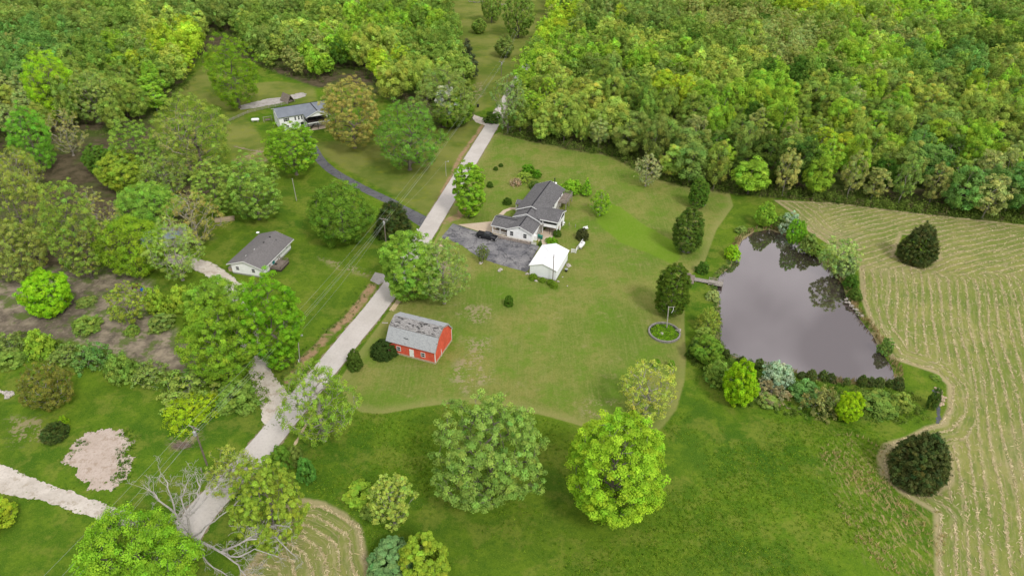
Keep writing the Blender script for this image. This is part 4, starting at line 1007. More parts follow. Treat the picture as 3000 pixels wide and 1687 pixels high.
T('vase', (410,990,556,1092), (.24,.34,.015), 'spiky bright yellow green shrub under the nearest power pole', 'shrub', 'shrub', unique=1.5)
T('brush', (400,925,560,1035), 'olive', 'thin olive shrub thicket behind the spiky bright shrub', 'shrub', 'shrub')
T('bush', (545,955,655,1045), 'green', 'dark green shrub between spiky bright shrub and gravel drive', 'shrub', 'shrub')
T('dense', (443,755,648,968), (.15,.26,.022), 'big yellow green tree left of the gravel drive, nearest of its cluster', unique=1.9)
T('dense', (465,695,640,850), (.155,.27,.03), 'leafy green tree at the back of the cluster by the gravel drive', unique=1.4)
T('dense', (604,683,760,925), (.125,.255,.014), 'tall fresh green tree right of the gravel drive near the ranch house', unique=1.7)
T('sparse', (263,708,372,812), (.20,.26,.035), 'rounded yellow olive small tree on the bare brown yard', unique=1.3)
T('bush', (425,718,492,790), (.22,.30,.03), 'small yellow flowering shrub beside the brown yard', 'shrub', 'shrub')
T('bush', (362,722,428,792), (.21,.30,.03), 'yellow green shrub between brown yard and grass', 'shrub', 'shrub')
T('vase', (458,745,552,835), (.12,.20,.018), 'dense round green shrub at the foot of the gravel drive trees', 'shrub', 'shrub')
T('bush', (372,788,440,840), 'mid', 'low green shrub at the end of the brown yard', 'shrub', 'shrub')
T('dense', (43,680,180,797), (.17,.34,.014), 'round vivid green tree alone on the bare brown yard', unique=1.5)
T('sparse', (43,912,184,1030), (.13,.135,.025), 'brown olive spreading tree on the grass by the rock pile', unique=1.7)
T('cedar', (100,1060,174,1117), (.05,.075,.018), 'small dark shrub on the grass above the white gravel drive', 'shrub', 'shrub')
T('bush', (146,1044,176,1072), (.15,.25,.012), 'bright green sprig growing out of the dark shrub', 'shrub', 'shrub')
for i, (b, c, l) in enumerate([((-30,835,65,905),'mid','mid green'), ((60,828,140,905),'bright','bright green'), ((120,862,215,935),'mid','dull green'), ((180,858,282,945),'blue','greyish green'), ((262,885,352,968),'green','dark green'),
        ((330,905,425,978),'mid','low green'), ((-20,880,70,930),'green','leafy dark')]):
    T('brush' if i in (0, 2, 3, 5) else 'bush', b, c, l+[' shrub at the left end of the hedge row',' rounded shrub standing up in the hedge row',' shrub left of the grey hedge shrub',' shrub midway along the hedge row',' shrub right of the grey hedge shrub',' shrub at the right end of the hedge row',' shrub in front of the left hedge end'][i], 'shrub', 'shrub', 'shrubs of the hedge row below the brown yard')
T('bush', (180,792,258,845), 'green', 'low green shrub patch on the bare brown yard', 'shrub', 'shrub')
T('bush', (190,745,245,775), 'mid', 'flat green weeds beside the vivid round tree', 'shrub', 'shrub')
T('bush', (308,815,352,850), 'green', 'tiny green shrub on the brown yard below the olive tree', 'shrub', 'shrub')
# the grove of oaks on the left
GRV = 'oaks of the open grove on the left'
for k, b, c, l in [
 ('oak', (-60,418,145,640), (.17,.21,.04), 'broad olive oak at the left edge of the grove'),
 ('oak', (95,455,262,690), (.15,.215,.035), 'large green olive oak at the front of the grove'),
 ('dense', (238,378,362,480), (.19,.255,.03), 'yellow green rounded oak at the back of the grove'),
 ('sparse', (345,388,475,490), 'olive', 'grey branched olive oak at the back of the grove'),
 ('oak', (478,400,600,540), (.17,.24,.045), 'soft green oak left of the tall trunked one in the grove'),
 ('oak', (570,385,706,548), (.16,.25,.045), 'light green tall trunked oak at the right end of the grove'),
 ('thin', (405,478,575,612), (.24,.22,.06), 'tan twiggy oak over the end of the gravel drive'),
 ('dense', (232,545,418,692), (.145,.225,.018), 'dark yellow green oak with drooping boughs beside the grey shed'),
 ('sparse', (360,548,512,702), (.20,.265,.055), 'pale thin oak in front of the grey shed'),
 ('dense', (290,458,462,575), (.155,.265,.04), 'light green rounded oak in the middle of the grove'),
 ('thin', (180,470,300,625), (.22,.225,.06), 'bare branched tan oak in the middle of the grove'),
 ('thin', (150,560,268,692), (.20,.215,.05), 'gnarled half bare oak at the edge of the brown yard'),
 ('oak', (-70,560,120,705), (.175,.215,.05), 'grey green oak low at the left edge by the brown yard'),
 ('sparse', (-40,370,110,480), (.20,.225,.04), 'thin olive oak at the top left of the grove'),
 ('oak', (378,228,577,440), (.165,.225,.04), 'big soft olive oak behind the grove left of the upper lawn'),
 ('thin', (385,275,530,440), (.26,.235,.08), 'tan budding oak with bare limbs beside the big soft olive oak'),
 ('oak', (272,300,408,450), (.135,.215,.035), 'mid green oak left of the tan budding oak'),
 ('dense', (12,262,138,425), (.13,.275,.03), 'vivid green tree in the upper left by the dark clearing'),
 ('thin', (110,272,222,385), (.25,.255,.09), 'cream budding tree with pale bare trunk in the upper left'),
 ('oak', (165,180,290,305), (.18,.24,.06), 'pale green broad tree in the upper left wood'),
 ('dense', (52,128,198,300), (.20,.32,.018), 'tall bright lime tree in the upper left wood'),
 ('dense', (205,365,285,440), (.075,.14,.02), 'dark green bushy tree behind the grove')]:
    if isinstance(c, tuple): c = (c[0]*1.1, c[1]*1.13, c[2]*1.05)
    T(k, b, c, l, 'oak_tree', 'tree', GRV, unique=1.5)
T('dense', (513,84,650,266), (.13,.225,.016), 'rounded green oak at the edge of the upper lawn', 'oak_tree', unique=1.8)
T('oak', (663,308,797,432), (.145,.265,.02), 'bright green tree in front of the blue roofed house', unique=1.8, clear=3.2)
T('oak', (806,192,958,366), (.25,.235,.06), 'large tan budding oak right of the blue roofed house', 'oak_tree', unique=2.3, jit=0)
T('oak', (943,248,1122,420), (.105,.215,.03), 'green spreading oak on the grass right of the tan oak', 'oak_tree', unique=1.8)
T('dense', (775,455,942,612), (.095,.175,.02), 'dark green oak between the ranch house and the asphalt driveway', 'oak_tree', unique=1.8)
T('cedar', (943,508,1034,606), 'cedar', 'dark cedar beside the asphalt driveway and the power pole', 'cedar_tree', unique=1.2)
T('pine', (1148,100,1202,195), (.055,.075,.035), 'dark pine at the edge of the grass strip at the top', 'pine_tree')
T('oak', (1035,165,1188,305), (.165,.225,.05), 'soft olive oak on a tall bare trunk left of the road', 'oak_tree', unique=1.5, clear=4)
T('dense', (1090,240,1190,318), (.11,.19,.02), 'green tree by the side drive left of the road')
T('dense', (1140,410,1220,542), (.165,.29,.022), 'vivid green slender tree on the road verge above the parking area', unique=1.4)
T('dense', (958,582,1105,752), (.165,.285,.035), 'light green tree overhanging the road below the parking area', unique=1.9)
T('sparse', (1048,600,1182,758), (.19,.275,.06), 'pale green thin tree right of the road below the parking area', unique=1.8)
_p = G(1214, 660); plant('sparse', (_p.x, _p.y), 3.3, 2.7, 2.6, (.12,.15,.035), 'young_tree', 'small twiggy tree in the corner of the parking area', 'tree')
T('sparse', (1480,478,1536,540), (.16,.29,.02), 'small bright round tree on the lawn behind the main house', 'young_tree')
T('pine', (1462,448,1488,492), (.14,.29,.02), 'slim bright green small tree behind the main house', 'young_tree')
T('bush', (1412,452,1466,492), (.15,.28,.02), 'leafy shrub behind the deck of the main house', 'shrub', 'shrub')
T('pear', (1733,448,1785,520), (.065,.125,.016), 'smallest oval dark green tree in a stone half ring, nearest the wood', 'deciduous_tree', group='oval trees in stone half rings', unique=1.2)
T('pear', (1693,522,1771,632), (.060,.105,.016), 'middle oval dark green tree in a stone half ring on the lawn', 'deciduous_tree', group='oval trees in stone half rings', unique=1.3)
T('pear', (1649,665,1737,790), (.060,.105,.012), 'largest oval dark green tree in a stone half ring by the dock', 'deciduous_tree', group='oval trees in stone half rings', unique=1.4)
PB = 'shrubs around the pond'
for k, b, c, l in [
 ('dense', (1898,508,1954,568), (.17,.29,.03), 'round yellow green tree at the top of the pond'),
 ('bush', (1945,540,1985,580), 'mid', 'small olive shrub on the north bank'), ('bush', (1960,532,2012,590), 'silver', 'grey green shrub on the north bank'),
 ('dense', (1978,552,2030,612), (.13,.27,.02), 'vivid green rounded shrub on the north bank'), ('bush', (2005,588,2060,640), 'mid', 'dull green shrub leaning over the north bank'),
 ('bush', (2030,610,2085,650), 'green', 'dark green shrub on the east bank'), ('sparse', (2060,596,2172,690), (.235,.31,.085), 'large pale feathery tree on the east bank'),
 ('bush', (2090,640,2160,705), (.20,.26,.10), 'pale grey shrub under the feathery tree'), ('bush', (1823,616,1864,656), (.19,.32,.015), 'bright lime shrub on the west bank'),
 ('bush', (1848,568,1880,592), 'mid', 'small green shrub at the shallow top of the pond'), ('bush', (1748,658,1784,692), 'dgreen', 'dark shrub next to the dock'),
 ('bush', (1775,730,1812,760), 'pale', 'pale willow shrub beside the dock'), ('vase', (1746,772,1812,840), (.19,.25,.04), 'yellow green willow shrub on the west bank'),
 ('bush', (1742,822,1800,872), 'olive', 'olive shrub on the west bank below the willow'), ('dense', (1735,842,1818,915), (.11,.195,.022), 'dense round green tree at the south west corner of the pond'),
 ('bush', (1722,855,1762,905), 'dark', 'dark shrub at the south west corner of the pond'),
 ('dense', (1820,905,1908,1018), (.20,.34,.012), 'bright lime tree on the dam below the pond'), ('bush', (1915,908,1998,978), 'silver', 'silvery grey shrub on the dam'),
 ('brush', (1880,950,1990,1025), 'brown', 'brown twiggy shrub under the silvery one'), ('bush', (1985,952,2062,1022), (.12,.225,.06), 'bluish green rounded shrub on the dam'),
 ('brush', (2010,968,2122,1062), (.17,.17,.05), 'brown olive leaning small tree on the dam'), ('dense', (2103,985,2176,1060), (.22,.35,.012), 'bright lime small tree at the east end of the dam'),
 ('bush', (2160,978,2262,1055), (.105,.17,.03), 'dull green shrub mass at the east end of the dam'), ('bush', (2230,985,2300,1040), 'olive', 'low yellow green shrub past the end of the dam'),
 ('bush', (2130,725,2170,760), 'dark', 'dark low shrub on the east bank'), ('bush', (2205,850,2250,895), (.12,.19,.04), 'round green shrub on the south east bank'),
 ('bush', (2120,690,2160,730), 'dgreen', 'dark green shrub below the feathery tree'), ('bush', (2330,975,2370,1030), 'dark', 'dark shrub by the rocky spillway'), ('bush', (2340,940,2370,958), 'green', 'small green shrub above the spillway'),
 ('bush', (1770,905,1840,975), 'green', 'dark green shrub left of the lime tree on the dam'), ('bush', (1900,985,1960,1030), 'mid', 'green shrub below the brown one on the dam')]:
    T(k, b, c, l, 'shrub' if k in ('bush', 'brush', 'vase') else 'deciduous_tree', 'shrub' if k in ('bush', 'brush', 'vase') else 'tree', PB)
for i, (x, y, r) in enumerate([(1826,888,16), (1868,908,11), (1912,914,13), (1945,950,11), (2022,944,14), (2040,946,15), (2070,946,16), (2092,950,14), (2132,958,13), (2166,960,15), (2190,961,14), (2212,962,16), (2238,963,15), (2258,967,17)]):
    T('cedar' if i % 2 else 'bush', (x-r*(.8+.35*((i*5) % 3)/2), y-r*(.7+.6*((i*7) % 4)/4), x+r*(.75+.3*((i*3) % 4)/3), y+r*.95), [(.07,.105,.024), (.06,.085,.024), (.085,.12,.03)][i % 3], 'small dark cedar in the row along the pond dam, '+['first from the left','second from the left','third from the left','fourth from the left','fifth from the left','sixth from the left','seventh from the left','eighth from the left','sixth from the right','fifth from the right','fourth from the right','third from the right','second from the right','last at the right'][i], 'small_cedar', 'shrub', 'small cedars along the pond dam')
T('cedar', (2258,563,2362,672), (.056,.074,.022), 'broad dark cedar alone in the upper hay field', 'cedar_tree', unique=1.6)
T('cedar', (2238,1090,2388,1242), (.058,.075,.022), 'large dark cedar in the lower right ringed by mown track', 'cedar_tree', unique=2.0)
T('clipped', (932,852,1000,908), (.03,.055,.012), 'dense dark round shrub at the barn corner', 'shrub', 'shrub', unique=1.5)
T('clipped', (871,878,913,936), (.06,.10,.016), 'dark upright shrub on the road verge near the barn', 'shrub', 'shrub')
T('clipped', (1268,743,1291,772), (.055,.115,.012), 'small upright green shrub alone on the lawn', 'shrub', 'shrub')
T('bush', (1309,413,1350,446), (.085,.20,.014), 'mounded green shrub on the lawn above the main house', 'shrub', 'shrub')
T('bush', (1338,427,1364,450), (.085,.20,.014), 'smaller green mound beside the mounded shrub above the main house', 'shrub', 'shrub')
T('clipped', (1224,457,1241,473), (.045,.09,.012), 'round clipped shrub near the road verge tree', 'shrub', 'shrub')
T('clipped', (1254,411,1266,421), (.045,.09,.012), 'tiny clipped shrub at the top of the lawn, right one of two', 'shrub', 'shrub')
T('clipped', (1241,419,1253,430), (.045,.09,.012), 'tiny clipped shrub at the top of the lawn, left one of two', 'shrub', 'shrub')
T('brush', (1282,448,1312,472), (.33,.24,.16), 'brown dried grass clump on the lawn above the main house', 'grass_clump', 'shrub')
T('vase', (1298,432,1340,465), (.20,.27,.04), 'yellow green thin shrub beside the dried grass clump', 'shrub', 'shrub')
T('bush', (1330,455,1362,478), (.07,.12,.02), 'dark low shrub at the corner of the main house', 'shrub', 'shrub')
T('clipped', (1449,574,1481,608), (.05,.06,.02), 'round brown green shrub beside the white propane tank', 'shrub', 'shrub')
T('clipped', (1268-3,497,1291-3,517), (.045,.085,.012), 'small dark shrub at the front door of the main house', 'shrub', 'shrub')
T('bush', (1372,596,1404,616), (.10,.21,.012), 'green shrub on the patio edge behind the white garage', 'shrub', 'shrub')
T('clipped', (1391,577,1412,597), (.055,.10,.014), 'small green shrub on the patio corner below the porch', 'shrub', 'shrub')
T('clipped', (1354,604,1364,621), (.05,.11,.012), 'upright green shrub between the main house and garage', 'shrub', 'shrub')
for i, (x0, y0, x1, y1) in enumerate([(1331,688,1352,706), (1356,697,1373,712), (1376,702,1394,719), (1384,709,1404,727)]):
    T('clipped', (x0, y0, x1, y1), (.10,.17,.016), ['first','second','third','fourth'][i]+' small shrub from the left along the front wall of the white garage', 'shrub', 'shrub', 'shrubs along the white garage')
for b, l in [((1678,905,1699,928),'small green shrub right of the thin yellow tree'), ((1640,902,1662,925),'small green shrub behind the thin yellow tree'), ((1684,948,1698,964),'tiny dark sapling on the lawn corner')]:
    T('clipped', b, (.10,.20,.016), l, 'shrub', 'shrub')
for k, b, c, l in [('dense', (1186,47,1224,84), 'green', 'round green shrub on the grass strip at the top'), ('sparse', (1115,35,1158,85), 'mid', 'thin round shrub left of the round green one at the top'),
   ('dense', (1245,88,1292,142), 'mid', 'green small tree right on the grass strip'), ('oak', (1258,-30,1345,88), 'green', 'large dark oak at the top of the grass strip'), ('oak', (1205,-30,1262,50), 'green', 'oak at the top left of the grass strip'),
   ('thin', (1235,185,1320,325), (.17,.25,.07), 'thin ivy green tree hanging over the far road'), ('bush', (1215,280,1262,312), 'dark', 'dark shrub at the side drive mouth')]:
    T(k, b, c, l, 'shrub' if k == 'bush' else 'deciduous_tree', 'shrub' if k == 'bush' else 'tree')
T('thin', (1596,385,1665,465), (.27,.29,.12), 'pale almost bare tree standing out from the wood edge', jit=0)
T('thick', (1095,215,1150,300), (.42,.45,.40), 'white blossoming small tree behind the olive oak', 'flowering_tree', jit=0)
T('bush', (680,1120,740,1190), (.09,.17,.02), 'dark green shrub in the ditch right of the road', 'shrub', 'shrub')
T('bush', (745,1150,795,1218), (.08,.19,.03), 'green shrub by the culvert below the half bare oak', 'shrub', 'shrub')
T('bush', (715,1120,765,1175), (.12,.16,.03), 'dull olive shrub by the culvert', 'shrub', 'shrub')
T('bush', (1020,1435,1080,1490), (.07,.15,.03), 'dark shrub at the bottom edge under the yellow green tree', 'shrub', 'shrub')
T('dense', (560,1330,640,1395), (.10,.16,.015), 'dark olive undergrowth shrub below the big olive yellow tree', 'shrub', 'shrub')
# ------------------------------------------------------------------ the dense woods
WOOD_L = gp([(-420,-75),(1120,-75),(1108,0),(1140,95),(1150,185),(1178,235),(1170,285),(1100,270),(1010,262),(985,262),(955,200),(880,180),(800,203),(770,196),(690,178),(630,140),(590,92),(525,75),(512,110),(462,215),(415,262),(380,310),(290,335),(200,320),(150,350),(60,345),(0,370),(-100,440),(-420,500)])
WOOD_R = gp([(1395,-75),(1385,60),(1345,150),(1315,225),(1288,336),(1420,374),(1540,393),(1640,447),(1750,475),(1850,487),(2000,503),(2200,522),(2400,547),(2600,563),(3000,596),(3300,-75)])
ANCH = [ # places in the photo and the crown colours seen there
 (1420,60,'lime'),(1480,130,'bright'),(1340,150,'green'),(1330,230,'bright'),(1390,300,'yel'),(1440,220,'yel'),(1500,290,'yel'),(1490,340,'lime'),(1560,60,'mid'),(1540,130,'olive'),(1600,100,'yel'),(1640,150,'bright'),
 (1600,220,'green'),(1590,200,'mid'),(1680,60,'mid'),(1700,140,'green'),(1690,230,'lime'),(1790,230,'yel'),(1730,80,'green'),(1780,120,'olive'),(1840,60,'tan'),(1870,40,'tan'),(1900,110,'olive'),(1960,110,'pale'),(1960,60,'tan'),
 (2060,60,'olive'),(2100,40,'lime'),(2160,90,'tan'),(2200,60,'tan'),(2240,30,'bright'),(2140,130,'tan'),(2060,150,'tan'),(2230,110,'bright'),(2100,190,'olive'),(2180,160,'bright'),(2320,100,'mid'),(2340,160,'blue'),(2400,90,'olive'),
 (2460,60,'bright'),(2480,130,'dark'),(2540,80,'green'),(2520,40,'mid'),(2560,160,'yel'),(2430,200,'olive'),(2300,200,'green'),(2290,260,'yel'),(2240,230,'mid'),(2200,260,'bright'),(2140,270,'green'),(2080,240,'olive'),(2020,190,'green'),
 (2050,200,'bright'),(1980,200,'dgreen'),(1930,230,'bright'),(1860,190,'yel'),(1880,270,'bright'),(1800,300,'bright'),(1700,300,'green'),(1640,330,'mid'),(1600,350,'mid'),(1780,370,'mid'),(1720,380,'mid'),(1830,400,'bright'),(1900,330,'tan'),(1850,320,'olive'),
 (1960,320,'bright'),(2020,330,'olive'),(2060,300,'bright'),(1940,400,'dark'),(2000,400,'olive'),(2010,440,'bright'),(2100,420,'bright'),(2100,360,'lime'),(2180,360,'yel'),(2180,410,'olive'),(2250,360,'bright'),(2330,340,'mid'),(2300,400,'blue'),(2380,310,'olive'),
 (2430,300,'yel'),(2520,240,'bright'),(2540,330,'tan'),(2450,380,'bright'),(2400,460,'tan'),(2330,440,'mid'),(2480,470,'blue'),(2550,450,'pale'),(2520,400,'mid'),(2260,480,'mid'),(2160,480,'dark'),(2060,490,'dark'),
 (40,30,'mid'),(120,30,'green'),(200,60,'mid'),(300,40,'green'),(280,100,'mid'),(360,140,'bright'),(430,140,'lime'),(400,210,'bright'),(470,90,'yel'),(480,110,'lime'),(330,200,'green'),(250,200,'olive'),(180,120,'blue'),(100,110,'blue'),(20,160,'blue'),(60,60,'mid'),
 (20,240,'pale'),(280,260,'olive'),(330,150,'green'),(570,30,'mid'),(620,60,'green'),(690,50,'mid'),(730,90,'yel'),(760,50,'green'),(830,60,'yel'),(860,120,'bright'),(870,170,'bright'),(900,60,'bright'),(960,60,'green'),(930,120,'yel'),
 (1000,100,'green'),(1040,60,'bright'),(1090,50,'green'),(1070,100,'green'),(1000,170,'olive'),(960,170,'lime'),(900,220,'green'),(1100,130,'green'),(720,130,'tan'),(690,110,'mid'),(790,110,'olive'),(1020,200,'yel'),(1060,150,'olive')]
AX = np.array([tuple(G(x, y, 8.0))[:2] for x, y, _ in ANCH])
def inside(p, poly): return sdf(np.array([p]), poly)[0]
def scatter(poly, md, seed, lo, hi, nmax):
    rng = np.random.default_rng(seed); cell = md/1.4143
    pts = []; grid = {}
    C = np.column_stack([rng.uniform(lo[0], hi[0], nmax), rng.uniform(lo[1], hi[1], nmax)])
    C = C[sdf(C, poly) > 0]
    for p in C:
        k = (int(p[0]//cell), int(p[1]//cell)); ok = True
        for i in range(-2, 3):
            for j in range(-2, 3):
                for q in grid.get((k[0]+i, k[1]+j), ()):
                    if (q[0]-p[0])**2+(q[1]-p[1])**2 < md*md: ok = False; break
                if not ok: break
            if not ok: break
        if ok: grid.setdefault(k, []).append(p); pts.append(p)
    return np.array(pts)
def seen(p, h=13):
    a = project((p[0], p[1], 0)); b = project((p[0], p[1], h))
    return -60 < a[0] < 2640 and b[1] < 1449+60 and a[1] > -70 and depth((p[0], p[1], h)) > 0 and max(a[1], b[1]) > -10 and a[1] > -90
wr = np.random.default_rng(11)
CAND = []
for side, poly, sd_ in (('R', WOOD_R, 21), ('L', WOOD_L, 22)):
    pts = scatter(poly, 6.3, sd_, (-420, 150), (480, 640), 90000)
    for p in pts:
        if any((p[0]-a)**2+(p[1]-b)**2 < (c*.72)**2 for a, b, c in TREE_AT): continue
        CAND.append((side, p))
vis, hid = [], []
for s_, p in CAND: (vis if seen(p) else hid).append((s_, p))
vis.sort(key=lambda q: depth((q[1][0], q[1][1], 6)))
NEAR = vis[:300]; FAR = vis[300:]
PH = dict(lime='bright yellow green', bright='vivid green', green='fresh mid green', mid='soft green', olive='olive green', yel='pale yellow green', tan='tan budding', pale='pale grey green',
          dark='dark green', blue='bluish green', dgreen='deep green')
def wood_spec(p):
    d2 = ((AX-np.array(p))**2).sum(1); j = np.argsort(d2)[:3]
    k = ANCH[j[0]][2] if wr.random() < .72 else ANCH[j[wr.integers(1, 3)]][2]
    if wr.random() < .10: k = ['tan', 'olive', 'mid', 'dgreen', 'yel', 'pale'][wr.integers(0, 6)]
    if k == 'tan' and wr.random() < .4: k = 'olive'
    kind = 'thick' if k in ('tan', 'pale') or wr.random() < .22 else ('tall' if wr.random() < .6 else 'round')
    ed = min(sdf(np.array([p]), WOOD_R)[0] if p[0] > -20 else 99, 99)
    W = wr.uniform(6.2, 10.2); H = wr.uniform(10.5, 17.5)*(1.08 if kind == 'tall' else .95)
    if wr.random() < .13: W *= .68; H *= .72
    return k, kind, W, H
for s_, p in NEAR:
    k, kind, W, H = wood_spec(p); x, y = project((p[0], p[1], 8))
    clr = .22
    if s_ == 'R':
        e = sdf(np.array([p]), WOOD_R)[0]
        clr = .05 if e < 9 else .18
        zone = 'at the front edge of the right hand wood' if e < 13 else ('inside the left half of the right wood' if x < 1950 else 'inside the right half of the right wood')
    else:
        zone = 'in the wood behind the blue roofed house' if x > 520 else 'in the wood of the upper left corner'
    lab = f"{PH[k]} {'slender' if kind=='tall' else ('open' if kind=='thick' else 'rounded')} tree {zone}"
    plant(kind, p, W, H*(1-clr), H*clr, k, 'deciduous_tree', lab, 'tree', lab+'s'[:0], jit=.09)
# trees beyond the nearest three hundred, one object
def lod(kind, v, per, lf):
    k = dict(KIND[kind]); k['nc'] = int(k['nc']*.8); k['per'] = int(k['per']*per); k['leaf'] *= lf; k['rc'] *= 1.05
    return gen_tree(900+v*17+hash_(kind), **{**k, 'limbs': False})[0]
LOD = {(k, v, f): lod(k, v, *((.44, 1.38) if f == 0 else (.27, 1.75))) for k in ('tall', 'round', 'thick') for v in range(3) for f in (0, 1)}
def far_wood(name, items):
    Vs, Ts, Cs = [], [], []
    for s_, p in items:
        k, kind, W, H = wood_spec(p); P_, N_, sz, ti = LOD[(kind, int(wr.integers(0, 3)), 0 if depth((p[0], p[1], 8)) < 390 and seen(p) else 1)]
        nk = KIND[kind]; a = wr.uniform(0, 6.28); ca, sa = cos(a), sin(a); f = W/nk['W']; g = H/(nk['Hc']+nk['clear'])
        Rm = np.array([[ca, -sa, 0], [sa, ca, 0], [0, 0, 1]])
        Q = (P_*np.array([f, f, g]))@Rm.T+np.array([p[0], p[1], 0]); N2 = N_@Rm.T
        n = len(Q); r = unit(wr.normal(size=(n, 3))); A_ = unit(np.cross(N2, r)); B_ = np.cross(N2, A_); s = sz[:, None]
        Vs.append(np.stack([Q-A_*s*.62, Q-B_*s*.40+N2*s*.1, Q+A_*s*.62, Q+B_*s*.40+N2*s*.1], 1).reshape(-1, 3)); Ts.append(ti)
        b = LEAF_GAIN*np.array(COLR[k])*(1+wr.uniform(-.14, .14)); Cs.append(np.repeat(b[None], n, 0))
    me = quads(name, np.concatenate(Vs), np.concatenate(Ts), M['leaf_far'], ('tree_col', np.concatenate(Cs)))
    return tag(link(bpy.data.objects.new(name, me)), 'far off mixed green wood filling the top of the view beyond the nearer trees', 'wood', kind='stuff')
far_wood('distant_wood', FAR+[q for q in hid if depth((q[1][0], q[1][1], 6)) < 620 and -500 < project((q[1][0], q[1][1], 6))[0] < 3100][::2])
print('wood', len(NEAR), len(FAR), len(hid))

# understorey along and inside the woods, and the meadow's weeds: leaf clumps nobody could count
def clumps(name, pts, hgt, rad, per, leaf, cols, seed, label, cat, up=.3):
    rng = np.random.default_rng(seed); n = len(pts)
    k = rng.integers(int(per*.6), int(per*1.4)+1, n); ci = np.repeat(np.arange(n), k); m = len(ci)
    d = unit(rng.normal(size=(m, 3))); d[:, 2] = np.abs(d[:, 2])
    h = hgt*(.5+rng.random(n)); r = rad*(.6+.8*rng.random(n))
    P = np.column_stack([pts, np.zeros(n)])[ci]+d*np.stack([r[ci], r[ci], h[ci]], 1)*(rng.random(m)**.4)[:, None]
    N_ = unit(d*.8+np.array([0, 0, up])+rng.normal(size=(m, 3))*.6); sz = leaf*(.6+.8*rng.random(m))
    ti = (1+.16*rng.normal(size=m))[:, None]*np.ones((m, 3)); ti = np.clip(ti, .4, 1.8)
    cc = np.array([COLR[c] if isinstance(c, str) else c for c in cols]); b = cc[rng.integers(0, len(cc), n)]*(1+.15*rng.normal(size=n))[:, None]
    r_ = unit(rng.normal(size=(m, 3))); A_ = unit(np.cross(N_, r_)); B_ = np.cross(N_, A_); s = sz[:, None]
    V = np.stack([P-A_*s*.62, P-B_*s*.4, P+A_*s*.62, P+B_*s*.4], 1).reshape(-1, 3)
    me = quads(name, V, ti, M['leaf_far'], ('tree_col', np.clip(b[ci], .004, .6)))
    return tag(link(bpy.data.objects.new(name, me)), label, cat, kind='stuff')
ug = np.random.default_rng(3)
def sprinkle(poly, n, lo, hi, dmin, dmax):
    C = np.column_stack([ug.uniform(lo[0], hi[0], n), ug.uniform(lo[1], hi[1], n)]); d = sdf(C, poly); return C[(d > dmin) & (d < dmax)]
e1 = sprinkle(FLOOR_B, 30000, (-20, 180), (230, 300), -1.0, 7); e2 = sprinkle(WOOD_L, 16000, (-230, 190), (-20, 400), -4, 6)
e3 = sprinkle(FLOOR_B, 9000, (-20, 180), (300, 420), 7, 60)
clumps('undergrowth', np.concatenate([e1[:2600], e2[:500]]), 2.5, 1.2, 40, .30, ['green', 'mid', 'dgreen', 'olive', 'olive', 'mid', 'brown', 'green'], 5, 'tangled low undergrowth along the edges of the woods', 'undergrowth')
clumps('forest_floor_plants', e3[:1200], 1.0, 1.2, 14, .42, ['mid', 'dgreen', 'olive', 'brown', 'green'], 6, 'scattered low plants on the wood floor', 'undergrowth')
MEADOW = gp([(905,1040),(1110,1022),(1190,1020),(1370,1050),(1560,1097),(1665,1085),(1708,1030),(1730,920),(1800,960),(1900,1030),(2100,1065),(2300,1050),(2350,1070),(2280,1100),(2205,1150),(2260,1240),(2345,1290),(2355,1500),(960,1500),(925,1380),(860,1280),(770,1240),(720,1180),(800,1080)])
mp_ = sprinkle(MEADOW, 60000, (-70, 55), (75, 125), .3, 99)
mn = np.sin(mp_[:, 0]*.21+1.3)*np.sin(mp_[:, 1]*.27+.4)+np.sin(mp_[:, 0]*.09-mp_[:, 1]*.11)+ug.normal(size=len(mp_))*.55
clumps('meadow_weeds', mp_[mn > .1][:11000], .14, .36, 8, .15, [(.10,.205,.012), (.15,.25,.016), (.085,.18,.012), (.19,.28,.025)], 8, 'tufted weeds and tall grass of the lower meadow', 'grass', up=.8)
tl = sprinkle(TALL, 9000, (30, 55), (90, 125), -2, 99)
tn = np.sin(tl[:, 0]*.5+tl[:, 1]*.3)+ug.normal(size=len(tl))*.8
def stalks(name, pts, h, cols, seed, label):
    rng = np.random.default_rng(seed); n = len(pts); k = 6; ci = np.repeat(np.arange(n), k); m = len(ci)
    P = np.column_stack([pts[ci]+rng.normal(size=(m, 2))*.12, np.zeros(m)]); a = rng.random(m)*6.28
    tipv = np.stack([rng.normal(size=m)*.16, rng.normal(size=m)*.16, h*(.6+.6*rng.random(m))], 1); w_ = np.stack([np.cos(a), np.sin(a), 0*a], 1)*.05
    V = np.stack([P-w_, P+w_, P+tipv+w_*.5, P+tipv-w_*.5], 1).reshape(-1, 3)
    b = np.array(cols)[rng.integers(0, len(cols), n)][ci]; ti = np.clip((1+.2*rng.normal(size=m))[:, None]*np.ones((m, 3)), .4, 1.6)
    return tag(link(bpy.data.objects.new(name, quads(name, V, ti, M['leaf_far'], ('tree_col', b)))), label, 'grass', kind='stuff')
stalks('dry_grass', tl[tn > .5][:1500], .6, [(.56,.43,.22), (.50,.40,.20), (.42,.37,.16)], 4, 'tan dry grass stalks in the lower right meadow')
bk = sprinkle(POND, 30000, (25, 95), (95, 185), -2.0, -.2); bk = bk[bk[:, 0] > 60]
stalks('bank_grass', bk[:700], .9, [(.40,.29,.15), (.33,.27,.12), (.14,.17,.04), (.44,.33,.19)], 9, 'tan dry reeds along the right bank of the pond')
wk = sprinkle(POND, 30000, (25, 95), (95, 185), -1.5, -.1); wk = wk[wk[:, 0] < 60]
clumps('bank_weeds', wk[:240], .5, .5, 16, .2, ['green', 'mid', 'blue', 'dgreen'], 12, 'green weeds along the left and lower banks of the pond', 'grass')
